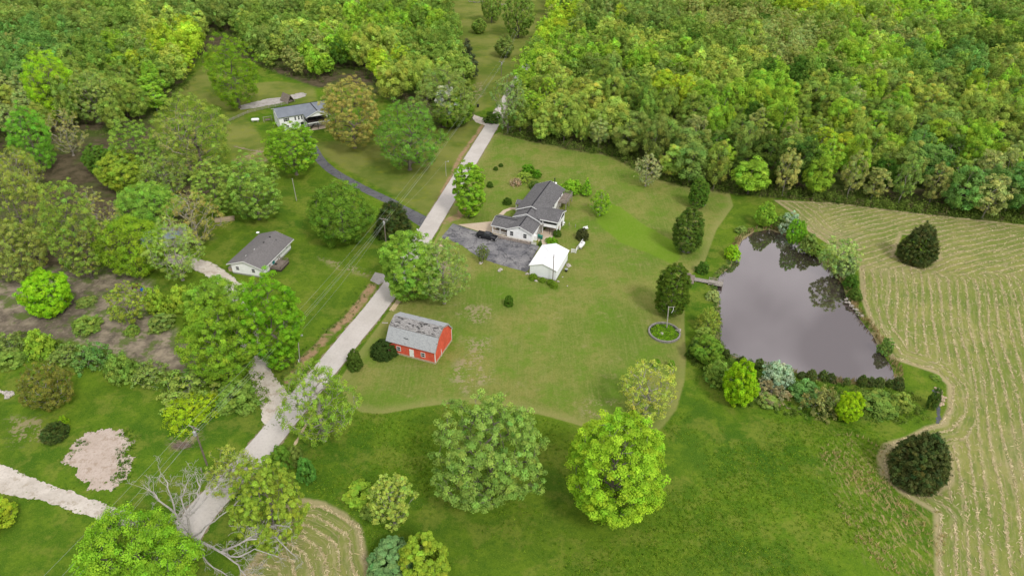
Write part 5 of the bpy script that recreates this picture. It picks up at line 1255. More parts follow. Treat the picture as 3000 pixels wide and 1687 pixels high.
dm = sprinkle(gp([(1735,905),(1830,900),(1960,925),(2050,955),(2270,975),(2320,1000),(2340,1060),(2200,1066),(2000,1050),(1880,1025),(1800,985)]), 9000, (20, 90), (95, 140), 0, 99)
clumps('dam_growth', dm[:520], .7, .7, 22, .24, ['green', 'dgreen', 'mid', 'olive', 'dark'], 13, 'dense low growth on the dam below the pond', 'undergrowth')
hd = sprinkle(gp([(-60,850),(60,835),(200,870),(400,930),(560,960),(660,940),(680,1010),(620,1050),(480,1000),(300,960),(100,910),(-60,900)]), 9000, (-130, 100), (-20, 165), 0, 99)
clumps('hedge_growth', hd[:520], .9, .8, 24, .27, ['green', 'mid', 'bright', 'blue', 'olive'], 14, 'tangled low hedge growth between the brown yard and the grass', 'undergrowth')
dt = []
for a, b in zip(DITCH[:-1], DITCH[1:]):
    for q in np.linspace(0, 1, 14): dt.append((a[0]+(b[0]-a[0])*q-1.2+ug.normal()*.8, a[1]+(b[1]-a[1])*q+ug.normal()*.5))
clumps('ditch_weeds', np.array(dt), .35, .45, 14, .18, ['green', 'dgreen', 'mid'], 15, 'green weeds along the roadside ditch', 'grass')

# grass creeping over the edges of the gravel
eg = []
for P_ in ('white_gravel_drive', 'gravel_patch', 'house_gravel_drive', 'gravel_bed', 'tyre_path'):
    vs = [v.co for v in bpy.data.objects[P_].data.vertices]
    for a, b in zip(vs, vs[1:]+vs[:1]):
        for q in range(max(1, int((b-a).length/.22))):
            c = a.lerp(b, ug.random()); eg.append((c.x+ug.normal()*.35, c.y+ug.normal()*.35))
eg = np.array(eg); ek = np.sin(eg[:, 0]*.9+eg[:, 1]*.6)+np.sin(eg[:, 0]*.37-eg[:, 1]*.8)+ug.normal(size=len(eg))*.7
clumps('edge_grass', eg[ek > .15], .12, .22, 9, .14, [(.10,.20,.012), (.14,.23,.016), (.075,.16,.012), (.18,.22,.04)], 17, 'ragged grass tufts creeping over the gravel edges', 'grass', up=.8)
gpv = np.array([tuple(B0(x, y))[:2] for x, y in [(590,505)]*14+[(905,560)]*30+[(880,650)]*36+[(850,735)]*34+[(840,770)]*16+[(880,450)]*14+[(935,490)]*14+[(500,580)]*8+[(850,600)]*8])
gpv = gpv+ug.normal(size=gpv.shape)*np.array([.8, .8]); clumps('patch_grass', gpv, .22, .4, 16, .18, ['green', 'dgreen', (.09,.19,.012)], 18, 'dark grass tufts growing on the pinkish gravel patch', 'grass', up=.6)

# cut hay lying in broken rows
def hay_rows(name, pts, ph, dirs, seed, label, per=1.0):
    rng = np.random.default_rng(seed)
    wob = .35*np.sin(pts[:, 0]*.23+1)+.35*np.sin(pts[:, 1]*.19+2)+.25*np.sin(pts[:, 0]*.71-pts[:, 1]*.43)
    off = ((ph+wob)/2.1) % 1.0-.5
    dens = .5+.5*np.sin(pts[:, 1]*.5+ph*1.7)*np.sin(pts[:, 0]*.37+ph*.6)
    keep = (np.abs(off) < .055+.09*rng.random(len(pts))**2) & (rng.random(len(pts)) < .45+.55*dens)
    stray = rng.random(len(pts)) < .022
    P_ = pts[keep | stray]; d_ = dirs[keep | stray]; n = len(P_)
    a = np.arctan2(d_[:, 1], d_[:, 0])+rng.normal(size=n)*.7; L_ = .16+.3*rng.random(n); w_ = .03+.05*rng.random(n)
    t_ = np.stack([np.cos(a), np.sin(a), rng.normal(size=n)*.10], 1)*L_[:, None]; s_ = np.stack([-np.sin(a), np.cos(a), rng.normal(size=n)*.25], 1)*w_[:, None]
    C = np.column_stack([P_, .02+.06*rng.random(n)])
    V = np.stack([C-t_-s_, C+t_-s_, C+t_+s_, C-t_+s_], 1).reshape(-1, 3)
    cc = np.array([(.56,.465,.275), (.50,.41,.235), (.62,.53,.34), (.42,.35,.19)])[rng.integers(0, 4, n)]
    ti = np.clip((1+.14*rng.normal(size=n))[:, None]*np.ones((n, 3)), .5, 1.5)
    return tag(link(bpy.data.objects.new(name, quads(name, V, ti, M['leaf_far'], ('tree_col', cc)))), label, 'hay', kind='stuff')
hp = np.column_stack([ug.uniform(35, 150, 420000), ug.uniform(60, 205, 420000)])
hp = hp[(hp[:, 0]-20) < hp[:, 1]*.95]
h1 = np.minimum(sdf(hp, HAY1), np.minimum(-sdf(hp, CED1), -sdf(hp, CED2))); hp = hp[h1 > .2]
hd1 = pdist(hp, LEFT1); fam = sdf(hp, FAM2); wv_ = 2.2*np.sin(hp[:, 0]*.13+.6)+1.2*np.sin(hp[:, 0]*.31); low = (G(2165, 690).y-hp[:, 1]+wv_ > 0) & (hd1 > 5.4)
rq_ = hp-q0; hph = np.where(low, (hp-np.array(G(2345, 1289))[:2])@_n, np.where(fam > 0, rq_@qn+.0022*(rq_@qd)**2, hd1))
e_ = .3; gx_ = (pdist(hp+np.array([e_, 0]), LEFT1)-hd1)/e_; gy_ = (pdist(hp+np.array([0, e_]), LEFT1)-hd1)/e_
dirs = np.where(low[:, None], _d[None], np.where((fam > 0)[:, None], qd[None], np.stack([-gy_, gx_], 1)))
hay_rows('hay_rows', hp, hph, dirs, 51, 'broken rows of pale cut hay lying across the right hand field')
hq = np.column_stack([ug.uniform(-55, -10, 70000), ug.uniform(55, 95, 70000)]); hq = hq[sdf(hq, HAY2) > .2]
hd2 = pdist(hq, LEFT2); gx_ = (pdist(hq+np.array([e_, 0]), LEFT2)-hd2)/e_; gy_ = (pdist(hq+np.array([0, e_]), LEFT2)-hd2)/e_
hay_rows('hay_rows', hq, hd2, np.stack([-gy_, gx_], 1), 52, 'curved rows of cut hay in the small field at the bottom edge')
# ------------------------------------------------------------------ vehicles
def wheel(root, x, y, r=.4, w_=.26, s=1):
    t = MB(); ya, yb = sorted((y, y-s*w_))
    def disc(mb, prof):
        n = 18; vs = []; fs = []
        for rr, yy in prof: vs += [(x+rr*cos(2*pi*i/n), yy, r+rr*sin(2*pi*i/n)) for i in range(n)]
        for k in range(len(prof)-1):
            for i in range(n): fs.append((k*n+i, k*n+(i+1) % n, (k+1)*n+(i+1) % n, (k+1)*n+i))
        fs += [list(range(n)), list(range((len(prof)-1)*n, len(prof)*n))]; mb.add(vs, fs); return mb
    o = disc(t, [(r*.6, ya), (r*.93, ya), (r, ya+.05), (r, yb-.05), (r*.93, yb), (r*.6, yb)]).build('wheel', M['tyre'], root)
    disc(MB(), [(r*.15, y+s*.012), (r*.62, y+s*.012), (r*.62, y-s*.1)]).build('rim', M['rim'], o); return o
def vehicle(name, label, cat, loc, rz, paint, pickup):
    v = thing(name, label, cat, loc, rz); m = M[paint]
    L_ = 5.9 if pickup else 4.8; w_ = 1.0 if pickup else .93
    # x: rear -L/2 .. front L/2
    a = L_/2; hz = 1.12 if pickup else 1.02
    def low(mb, y0, y1, z0, z1):
        return mb
    prof = [(-a, .55), (-a+.08, .42), (-a+.75, .40), (-a+.8, .62), (-a+1.0, .85), (-a+1.35, .85), (-a+1.55, .62), (-a+1.6, .40), (a-1.45, .40), (a-1.4, .62), (a-1.2, .85), (a-.85, .85), (a-.65, .62), (a-.6, .40),
            (a-.05, .45), (a, .62), (a-.04, hz-.22), (a-.2, hz-.05), (a-1.5, hz+.03), (-a+.05, hz+.03), (-a, hz-.05)]
    if pickup:
        MB().ext_y(prof, -w_, w_).build('body', m, v, bevel=.05)
        # bed walls and floor on top of the lower body
        MB().box(-a+.02, -w_+.02, hz+.035, -a+2.0, -w_+.14, hz+.28).box(-a+.02, w_-.14, hz+.035, -a+2.0, w_-.02, hz+.28).box(-a+.02, -w_+.14, hz+.035, -a+.12, w_-.14, hz+.28).build('bed', m, v, bevel=.02)
        MB().box(-a+.14, -w_+.16, hz+.034, -a+2.0, w_-.16, hz+.2).build('bed_cover', M['tyre'], v)
        c0, c1, c2, c3 = -a+2.05, -a+2.25, a-2.15, a-1.45
    else:
        MB().ext_y(prof, -w_, w_).build('body', m, v, bevel=.05); c0, c1, c2, c3 = -a+.1, -a+.5, a-1.9, a-1.15
    zt = hz+.78 if pickup else hz+.68; zb = hz+.03; t = .18
    vs = [(c0, -w_+.04, zb), (c3, -w_+.04, zb), (c3, w_-.04, zb), (c0, w_-.04, zb), (c1, -w_+t+.06, zt), (c2, -w_+t+.06, zt), (c2, w_-t-.06, zt), (c1, w_-t-.06, zt)]
    MB().add(vs, [(0,3,2,1),(4,5,6,7),(0,1,5,4),(1,2,6,5),(2,3,7,6),(3,0,4,7)]).build('cab', m, v, bevel=.06)
    P = [Vector(p) for p in vs]
    def glass(q, name, e=.012, m0=.1, m1=.9, lo=.14, hi=.86):
        A_, B_, C_, D_ = q; f = lambda s, t_: A_.lerp(B_, s).lerp(D_.lerp(C_, s), t_)
        n = (B_-A_).cross(D_-A_).normalized()*e
        pts = [f(m0, lo)+n, f(m1, lo)+n, f(m1, hi)+n, f(m0, hi)+n]
        MB().add(pts+[p-n*.9 for p in pts], [(0,1,2,3),(0,4,5,1),(1,5,6,2),(2,6,7,3),(3,7,4,0)]).build(name, M['carglass'], v)
    glass((P[1], P[2], P[6], P[5]), 'windscreen', m0=.06, m1=.94); glass((P[3], P[0], P[4], P[7]), 'rear_window')
    for (q, nm) in (((P[0], P[1], P[5], P[4]), 'side_window'), ((P[2], P[3], P[7], P[6]), 'side_window')):
        glass(q, nm, m0=.08, m1=.46); glass(q, nm, m0=.52, m1=.88)
    for x in (-a+1.18, a-1.02):
        for s in (-1, 1): wheel(v, x, s*(w_-.01), .40 if pickup else .35, .26, s)
    for s in (-1, 1):
        MB().box(a-.1, s*w_*.62-.2, hz-.42, a+.005, s*w_*.62+.2, hz-.22).build('headlight', M['glass'], v)
        MB().box(-a-.01, s*(w_-.14)-.09, hz-.4, -a+.05, s*(w_-.14)+.09, hz-.05).build('tail_light', M['rust'], v)
        ya, yb = sorted((s*(w_+.0), s*(w_+.2))); MB().box(c3-.5, ya, hz+.1, c3-.32, yb, hz+.3).build('mirror', m, v)
    MB().box(a-.03, -w_+.1, .42, a+.1, w_-.1, .66).build('bumper', M['galv'] if pickup else m, v, bevel=.03)
    MB().box(-a-.12, -w_+.1, .42, -a+.03, w_-.1, .64).build('bumper', M['galv'] if pickup else m, v, bevel=.03)
    return v
tp = A(-24.75, 13.35)
vehicle('pickup_truck', 'black crew cab pickup truck parked on the cracked asphalt', 'truck', (tp.x, tp.y, .03), GA+R(-2), 'truck', True)
sv = A(-21.8, 18.9)
vehicle('parked_car', 'white car parked inside the carport of the main house', 'car', (sv.x, sv.y, .62), GA+pi, 'carwhite', False)

# ------------------------------------------------------------------ tanks, bins, yard things
def tank(loc, rz, label):
    t = thing('propane_tank', label, 'tank', loc, rz)
    MB().lathe_x([(.05, -1.5), (.3, -1.45), (.5, -1.25), (.55, -1.05), (.55, 1.05), (.5, 1.25), (.3, 1.45), (.05, 1.5)], (0, 0, .85)).build('vessel', M['white'], t, smooth=True)
    for x in (-.9, .9): MB().box(x-.1, -.4, 0, x+.1, .4, .4).build('foot', M['grey_block'], t)
    MB().lathe([(.22, 0), (.22, .16), (.1, .22)], (0, 0, 1.36)).build('valve_dome', M['galv'], t); return t
p = HS(1672, 930); tank((p.x, p.y, 0), R(63), 'white propane tank behind a white fence panel right of the garage')
p = A2(118, 862); tank((p.x, p.y, 0), R(12), 'white propane tank on the grass left of the blue roofed house')
def fence_panel(p0, p1, label, h=1.3):
    a = HS(*p0); b = HS(*p1); d = b-a; L_ = d.length
    f = thing('slatted_fence', label, 'fence', (a.x, a.y, 0), atan2(d.y, d.x), 'white lattice fence panels near the garage')
    n = int(L_/.16); m = MB()
    for i in range(n): m.box(i*.16, 0, .1, i*.16+.1, .035, h)
    m.build('slats', M['white'], f); MB().box(0, -.05, .3, L_, -.002, .4).box(0, -.05, h-.25, L_, -.002, h-.15).build('rail', M['white'], f)
    for x in (0, L_): MB().box(x-.06, -.12, 0, x+.06, -.05, h+.12).build('post', M['white'], f)
fence_panel((1630, 950), (1680, 880), 'white slatted fence panel in front of the propane tank')
fence_panel((1545, 995), (1600, 1000), 'white slatted fence panel between garage and propane tank, front one'); fence_panel((1600, 1000), (1618, 960), 'white slatted fence panel end piece set at an angle beside the front one')
def bin_(x, y, label):
    p = A(x, y); b = thing('waste_bin', label, 'bin', p, GA+R(8), 'green wheeled bins')
    v = [(-.27,-.3,.08),(.27,-.3,.08),(.27,.3,.08),(-.27,.3,.08),(-.34,-.38,1.05),(.34,-.38,1.05),(.34,.38,1.05),(-.34,.38,1.05)]
    MB().add(v, [(0,3,2,1),(4,5,6,7),(0,1,5,4),(1,2,6,5),(2,3,7,6),(3,0,4,7)]).build('bin_body', M['bin'], b, bevel=.03)
    MB().ext_x([(-.42, 1.05), (.42, 1.05), (.40, 1.15), (-.38, 1.12)], -.37, .37).build('lid', M['bin_lid'], b, bevel=.02)
    for s in (-1, 1): MB().tube((s*.3, .33, .13), (s*.36, .33, .13), .13, .13, 10).build('wheel', M['tyre'], b)
    MB().tube((-.25, .45, 1.0), (.25, .45, 1.0), .025, .025, 6).build('handle', M['black'], b)
bin_(-11.0, 18.9, 'green wheeled bin by the porch stairs, left of the pair'); bin_(-10.2, 18.75, 'green wheeled bin by the porch stairs, right of the pair')
def boulder(p, r, label, name='rock', n=1, group=None, seed=1, m='rock', flat=.6):
    rng = random.Random(seed); b = MB()
    for i in range(n):
        q = r*(1 if i == 0 else rng.uniform(.4, .8)); a = rng.uniform(0, 6.28); d = 0 if i == 0 else r*rng.uniform(.7, 1.4)
        b.blob((d*cos(a), d*sin(a), q*flat*.5), q, q*.8, q*flat, rng, 8, 5, .2)
    o = b.build(name, M[m]); o.location = (p.x, p.y, 0); return tag(o, label, 'rock', group)
boulder(HS(690,1205), .55, 'pale rock cluster on the lawn edge below the parking area', 'rock_cluster', 4, seed=3)
boulder(HS(443,1128), .45, 'white rocks at the foot of the twiggy tree', 'rock_cluster', 3, seed=4)
boulder(HS(1018,1255), .4, 'rocks at the left corner of the white garage', 'rock_cluster', 4, seed=5)
boulder(HS(1115,1338), .4, 'rocks under the shrubs at the front of the garage', 'rock_cluster', 3, seed=6)
boulder(HS(1385,1345), .35, 'rocks at the front right corner of the garage', 'rock_cluster', 3, seed=7)
boulder(HS(1515,1150), .55, 'pale rock pile against the right wall of the garage', 'rock_pile', 9, seed=8)
boulder(HS(1500,1400), .22, 'small flat pale stone on the lawn below the garage', seed=9)
boulder(HS(1440,1290), .22, 'small pale rock beside the right wall of the garage', seed=10)
boulder(B0(60,165), .8, 'pile of pale rocks at the left edge of the grass', 'rock_pile', 9, seed=11)
boulder(B0(-5,150), .6, 'pale rock at the left edge behind the rock pile', 'rock_pile', 4, seed=12)
for i, (x, y) in enumerate([(1405,910),(1415,935),(1440,960),(1470,985),(1490,1010),(1505,1030)]):
    boulder(A8(x, y), .5, 'pale bank rocks on the right edge of the pond', 'rock_cluster', 3, 'bank rocks along the right edge of the pond', 20+i)
for i, (x, y) in enumerate([(1330,160),(1345,185),(1355,210),(1320,130),(1350,235)]):
    boulder(B3(x, y), .55, 'orange tan rocks lining the spillway below the pond', 'rock_cluster', 4, 'spillway rocks below the pond', 30+i, 'tan_block')
pw = sheet('spillway_water', ribbon([B3(1300,130), B3(1325,220), B3(1330,300), B3(1320,370)], .9), .02, M['glass'], .25, .7, 3)
pt = HS(1485, 1225); u = thing('chiminea', 'small black pot on a stand at the right corner of the garage', 'pot', (pt.x, pt.y, 0))
MB().lathe([(.2, 0), (.26, .1), (.38, .4), (.34, .65), (.2, .8)], n=12).build('pot', M['black'], u, smooth=True); MB().lathe([(.42, .8), (.45, .88), (.38, .92)], n=12).build('rim', M['galv'], u)

# ------------------------------------------------------------------ poles and wires
def top_of(base, topx):
    lo, hi = 2.0, 16.0; b = S(*base)
    best = min((abs((S(topx[0], topx[1], z)-b).y), z) for z in np.arange(lo, hi, .05)); z = best[1]; q = S(topx[0], topx[1], z)
    return b, q
WIRES = []
def power_pole(base, topx, label, drum=True, arm=True, arm_dir=None, r=.16):
    b, q = top_of(base, topx); t = thing('utility_pole', label, 'utility pole', b, 0, 'utility poles along the road'); d = q-b
    MB().tube((0, 0, -.2), d, r*1.15, r*.8, 9).build('post', M['pole_wood'], t)
    ends = []
    if arm:
        ad = Vector((arm_dir[0], arm_dir[1], 0)).normalized(); c = d*.965
        n = Vector((-ad.y, ad.x, 0))
        ar = MB(); p0 = c-ad*1.25; p1 = c+ad*1.25
        ar.add([p0-n*.06+Vector((0,0,-.07)), p1-n*.06+Vector((0,0,-.07)), p1+n*.06+Vector((0,0,-.07)), p0+n*.06+Vector((0,0,-.07)), p0-n*.06+Vector((0,0,.07)), p1-n*.06+Vector((0,0,.07)), p1+n*.06+Vector((0,0,.07)), p0+n*.06+Vector((0,0,.07))],
               [(0,3,2,1),(4,5,6,7),(0,1,5,4),(1,2,6,5),(2,3,7,6),(3,0,4,7)])
        cr = ar.build('crossarm', M['grey_wood'], t)
        for f in (-1.15, .55, 1.15):
            e = c+ad*f; MB().tube(e+Vector((0,0,.07)), e+Vector((0,0,.26)), .05, .035, 6).build('insulator', M['galv'], cr); ends.append(b+e+Vector((0,0,.26)))
        MB().tube(c-ad*.8, d*.87, .025, .025, 4).tube(c+ad*.8, d*.87, .025, .025, 4).build('brace', M['galv'], t)
    if drum:
        e = d*.86+Vector((.0, -.38, 0)); MB().lathe([(.26, -.5), (.28, -.45), (.28, .4), (.2, .48)], e, 12).build('transformer', M['galv'], t)
        MB().tube(e, d*.86, .05, .05, 5).build('bracket', M['galv'], t)
    ends.append(b+d*.80); return t, ends
ad = (1, -.32)
P0, E0 = power_pole((607, 1362), (567, 1248), 'leaning wooden power pole with crossarm and transformer nearest the viewer', arm_dir=(1, -.45))
P1, E1 = power_pole((1132, 724), (1124, 639), 'wooden power pole with crossarm in front of the dark cedar', arm_dir=ad)
P2, E2 = power_pole((1468, 223), (1470, 180), 'distant wooden power pole with crossarm by the far grass strip', arm_dir=(1, -.1))
def wire(a, b, sag, label, r=.015, grp='overhead power lines'):
    n = 16; pts = []
    for i in range(n+1):
        f = i/n; p = Vector(a).lerp(Vector(b), f); p.z -= sag*4*f*(1-f); pts.append(p)
    o = MB([-c for c in a]).path(pts, r, 4).build('power_line', M['wire']); o.location = a
    return tag(o, label, 'wire', grp)
PB_ = [S(110, 1687, 9.5), S(165, 1687, 9.5), S(215, 1687, 9.5), S(190, 1687, 7.5)]
XT = [E2[i]+Vector((22, 190, 3)) for i in range(4)]
for i in range(4):
    nm = ['left conductor', 'middle conductor', 'right conductor', 'lower cable'][i]
    dirn = (E0[i]-PB_[i]).normalized(); wire(E0[i]-dirn*62, E0[i], .9, f'overhead wire running from nearest power pole to the bottom left, {nm}')
    wire(E0[i], E1[i], 1.2, f'overhead wire between the nearest pole and the pole by the cedar, {nm}')
    wire(E1[i], E2[i], 1.5, f'overhead wire from the pole by the cedar to the distant pole, {nm}')
    wire(E2[i], XT[i], 1.5, f'overhead wire beyond the distant pole along the grass strip, {nm}')
def lamp_pole(base, topx, label, side=1, arm=.9, m='pale_pole', r=.11):
    b, q = top_of(base, topx); d = q-b; t = thing('yard_light', label, 'lamp post', b, 0, 'yard light poles')
    MB().tube((0, 0, -.1), d, r, r*.8, 8).build('post', M[m], t)
    e = d*.97+Vector((side*arm, 0, .15)); MB().tube(d*.95, e, .04, .04, 6).build('arm', M['galv'], t)
    MB().lathe([(.14, -.12), (.24, -.08), (.2, .1), (.08, .16)], e, 10).build('lamp_head', M['galv'], t); return t, b+d
LA_, la_t = lamp_pole((875+3, 1055), (872, 981), 'wooden yard light pole beside the dirt ditch', 1)
LB_, lb_t = lamp_pole((1307, 517), (1305, 473), 'thin yard light pole on the grass by the upper road', 1, r=.09)
wire(E1[3], lb_t, 1.0, 'thin service wire from the pole by the cedar to the upper yard light', .014)
wire(E1[3], la_t, 1.2, 'thin service wire from the pole by the cedar to the ditch yard light', .014)
def plain_pole(base, topx, label, r=.1, m='pale_pole', cat='pole'):
    b, q = top_of(base, topx); d = q-b; t = thing('wooden_pole', label, cat, b, 0)
    MB().tube((0, 0, -.1), d, r, r*.85, 8).build('post', M[m], t); MB().tube(d, d+Vector((0, 0, .06)), r*1.15, r*1.1, 8).build('cap', M['galv'], t); return t, b+d
plain_pole((869, 588), (856, 524), 'bare pale pole standing alone on the grass above the ranch house', .12)
plain_pole((949, 686), (943, 640), 'short bare pole at the foot of the dark green oak', .12)
GP, gp_t = plain_pole((1619, 827), (1623, 746), 'grey wooden service pole at the front corner of the white garage', .12, 'pole_wood')
tb = gp_t-Vector((0, 0, .9)); tq = MB([-c for c in tb]).box(tb.x-.75, tb.y-.05, tb.z, tb.x+.1, tb.y+.05, tb.z+.1).build('bracket', M['galv'], GP); tq.location = tb-GP.location
wire(tb, A(-3.6, 9.5, 4.7), .3, 'thin service wire from the garage pole over the white roof', .02)
wire(tb, A(-12.0, 17.0, 3.6), .5, 'thin service wire from the garage pole to the main house', .02)
mk = S(882, 1053); t = thing('marker_post', 'short white marker post at the ditch below the yard light', 'post', (mk.x-.1, mk.y-1.2, 0))
MB().box(-.08, -.08, 0, .08, .08, 1.0).build('post', M['white'], t); MB().box(-.1, -.1, 1.0, .1, .1, 1.06).build('cap', M['galv'], t)
st = S(591, 1382); t = thing('tree_stump', 'small wooden stub post in the grass below the nearest power pole', 'post', (st.x, st.y, 0)); MB().tube((0, 0, 0), (.05, 0, .9), .14, .12, 8).build('post', M['grey_wood'], t)
eb = S(1144, 729); t = thing('meter_box', 'small tan utility box on legs beside the power pole by the cedar', 'box', (eb.x, eb.y, 0), .3)
MB().box(-.35, -.25, .4, .35, .25, 1.3).build('cabinet', M['tan_block'], t); MB().box(-.4, -.3, 1.3, .4, .3, 1.36).build('lid', M['galv'], t); MB().box(-.3, -.05, 0, -.2, .05, .4).box(.2, -.05, 0, .3, .05, .4).build('legs', M['grey_wood'], t)
for (x, y, l) in ((1223, 683, 'white mailbox on a post at the mouth of the asphalt driveway'), (1199, 303*1.1646/1.1646+600, 'x')):
    if l == 'x': continue
    p = S(x, y); t = thing('mailbox', l, 'mailbox', (p.x, p.y, 0), .3)
    MB().box(-.05, -.05, 0, .05, .05, 1.05).build('post', M['grey_wood'], t); MB().ext_y([(-.14, 1.05), (.14, 1.05), (.14, 1.25), (.08, 1.34), (-.08, 1.34), (-.14, 1.25)], -.28, .28).build('box', M['white'], t)
p = S(1400, 315); t = thing('waste_bin', 'black wheeled bin at the mouth of the far side drive', 'bin', (p.x, p.y, 0), .4)
MB().add([(-.3,-.33,.08),(.3,-.33,.08),(.3,.33,.08),(-.3,.33,.08),(-.4,-.43,1.1),(.4,-.43,1.1),(.4,.43,1.1),(-.4,.43,1.1)], [(0,3,2,1),(4,5,6,7),(0,1,5,4),(1,2,6,5),(2,3,7,6),(3,0,4,7)]).build('bin_body', M['black'], t, bevel=.04)
MB().box(-.45, -.48, 1.1, .45, .48, 1.2).build('lid', M['tyre'], t, bevel=.03)

# ------------------------------------------------------------------ dock, stone rings, round bed
dk0 = A8(268, 742); dk1 = A8(325, 775); dk2 = A8(525, 812); dv = (dk2-dk1); da = atan2(dv.y, dv.x); DL = dv.length
dock = thing('dock', 'weathered grey timber dock reaching into the pond', 'dock', (dk1.x, dk1.y, 0), da)
MB().box(-.05, -.75, .28, DL*.5, .75, .38).box(DL*.5, -1.15, .30, DL, 1.15, .40).build('walkway', M['grey_wood'], dock)
b = MB()
for i in range(int(DL/.3)): hw = .78 if i*.3 < DL*.5 else 1.18; b.box(i*.3, -hw, .405, i*.3+.24, hw, .435)
b.build('planks', M['grey_wood'], dock)
MB().box(-3.3, -2.2, .10, -.06, 1.9, .34).build('landing', M['deck'], dock)
for x, y in ((DL*.5, -1.1), (DL*.5, 1.1), (DL-.1, -1.1), (DL-.1, 1.1), (.3, -.7), (.3, .7)): MB().tube((x, y, -1.4), (x, y, 1.1 if x > DL*.4 else .28), .09, .09, 7).build('post', M['grey_wood'], dock)
MB().box(DL*.5, -1.16, .9, DL-.1, -1.06, 1.0).box(DL*.5, 1.06, .9, DL-.1, 1.16, 1.0).build('rail', M['grey_wood'], dock)
MB().box(DL*.55, -1.0, .46, DL*.72, -.6, .86).build('bench', M['grey_wood'], dock)
MB().box(-2.6, 1.3, .35, -1.2, 1.8, .8).build('bench', M['deck'], dock)
M['ring_stone'] = simple('ring_stone', (.27, .255, .235), .95, .05, var=.3, scale=2.5, fine=.4)
def ring(c, rad, a0, a1, h, label, n=None, name='stone_edging', m='ring_stone', w_=.28, grp=None):
    t = thing(name, label, 'edging', (c.x, c.y, 0), 0, grp); rng = random.Random(int(c.x*7)); k = n or int(rad*(a1-a0)/.42); b = MB()
    for i in range(k):
        f0 = a0+(a1-a0)*i/k; f1 = a0+(a1-a0)*(i+.93)/k; r0 = rad-w_/2; r1 = rad+w_/2; hh = h*(1+rng.uniform(-.08, .08))
        b.prism([(r0*cos(f0), r0*sin(f0)), (r1*cos(f0), r1*sin(f0)), (r1*cos(f1), r1*sin(f1)), (r0*cos(f1), r0*sin(f1))], -.05, hh)
    b.build('stones', M[m], t)
    cp = MB()
    for i in range(k//2):
        f0 = a0+(a1-a0)*(2*i+.05)/k; f1 = a0+(a1-a0)*(2*i+1.9)/k; r0 = rad-w_*.62; r1 = rad+w_*.62
        cp.prism([(r0*cos(f0), r0*sin(f0)), (r1*cos(f0), r1*sin(f0)), (r1*cos(f1), r1*sin(f1)), (r0*cos(f1), r0*sin(f1))], h*1.1, h*1.1+.06)
    cp.build('cap_stones', M['ring_stone'], t); return t
RC = G(1671, 838); ring(RC, 3.6, 0, 2*pi, .42, 'large round stone edging of the planted bed with the pole', name='stone_edging')
BD = tag(MB().lathe([(3.45, 0), (3.45, .08), (2.5, .12), (.1, .14)], n=28).build('planted_bed', simple('bed_soil', (.07, .12, .02), .95, .05, var=.3), smooth=True), 'mounded green planting bed inside the large round stone edging', 'flower bed'); BD.location = (RC.x, RC.y, 0)
aa = ug.random(420)*6.28; rr = 3.3*np.sqrt(ug.random(420)); bc = np.column_stack([RC.x+rr*np.cos(aa), RC.y+rr*np.sin(aa)])
o = clumps('bed_plants', bc, .35, .4, 16, .17, [(.18,.36,.014), (.24,.42,.025), (.13,.28,.014)], 31, 'bright green low plants covering the round bed', 'plants', up=.7)
boulder(RC+Vector((-.6, -.2, 0)), .4, 'pale rocks in the middle of the round bed', 'rock_cluster', 4, seed=41); bpy.context.view_layer.update()
boulder(RC+Vector((3.6, .9, 0)), .5, 'pale rocks on the right rim of the round bed', 'rock_cluster', 5, seed=42)
for q, l in (((1762, 516), 'smallest tree near the wood'), ((1727, 632), 'middle tree'), ((1684, 783), 'largest tree by the dock')):
    c = G(*q); ring(c+Vector((0, .9, 0)), 1.75, pi*.98, 2.02*pi, .3, f'half ring of pale stones around the {l}')
PBs, PTs = top_of((1953, 962), (1959, 898)); d = PTs-PBs; t = thing('flag_pole', 'pale pole with a hooked arm in the round planted bed', 'pole', PBs, 0)
MB().tube((0, 0, .3), d, .13, .11, 8).build('post', M['pale_pole'], t); MB().tube(d*.97, d*.97+Vector((1.5, 0, .15)), .06, .05, 6).build('arm', M['pale_pole'], t)
MB().path([d*.97+Vector((1.1, 0, .1)), d*.85+Vector((1.15, 0, 0)), d*.72+Vector((.8, 0, 0))], .06, 5).build('hook', M['white'], t)

# ------------------------------------------------------------------ small yard clutter
def rail_fence(pts, label, h=1.2, m='grey_wood'):
    a = pts[0]; t = thing('rail_fence', label, 'fence', (a.x, a.y, 0)); post = MB(); rail = MB()
    for i, (p, q) in enumerate(zip(pts[:-1], pts[1:])):
        p = p-a; q = q-a; n = max(1, int((q-p).length/2.4))
        for k in range(n+(1 if i == len(pts)-2 else 0)):
            c = p.lerp(q, k/n); MB((0, 0, 0)).box(c.x-.07, c.y-.07, 0, c.x+.07, c.y+.07, h).build('post', M[m], t)
        for z in (.3, .65, 1.0): rail.tube(p+Vector((0, 0, z)), q+Vector((0, 0, z)), .06, .06, 4)
    rail.build('rails', M[m], t); return t
rail_fence([A2(-75, 865), A2(0, 832), A2(65, 803), A2(165, 778), A2(260, 757), A2(345, 740)], 'grey timber rail fence left of the blue roofed house')
p = A2(372, 728); t = thing('a_frame_shelter', 'small brown a frame timber shelter behind the blue roofed house', 'shelter', (p.x, p.y, 0), UA+R(20))
MB().ext_y([(-1.9, .2), (0, 3.2), (1.9, .2), (1.7, .2), (0, 2.95), (-1.7, .2)][::-1], 0, 5.5).build('roof', M['deck'], t)
for x, y in ((-1.5, .2), (1.5, .2), (-1.5, 5.2), (1.5, 5.2)): MB().box(x-.08, y-.08, 0, x+.08, y+.08, .7).build('post', M['grey_wood'], t)
MB().box(-1.2, .3, .3, 1.2, 5.2, .42).build('floor', M['deck'], t)
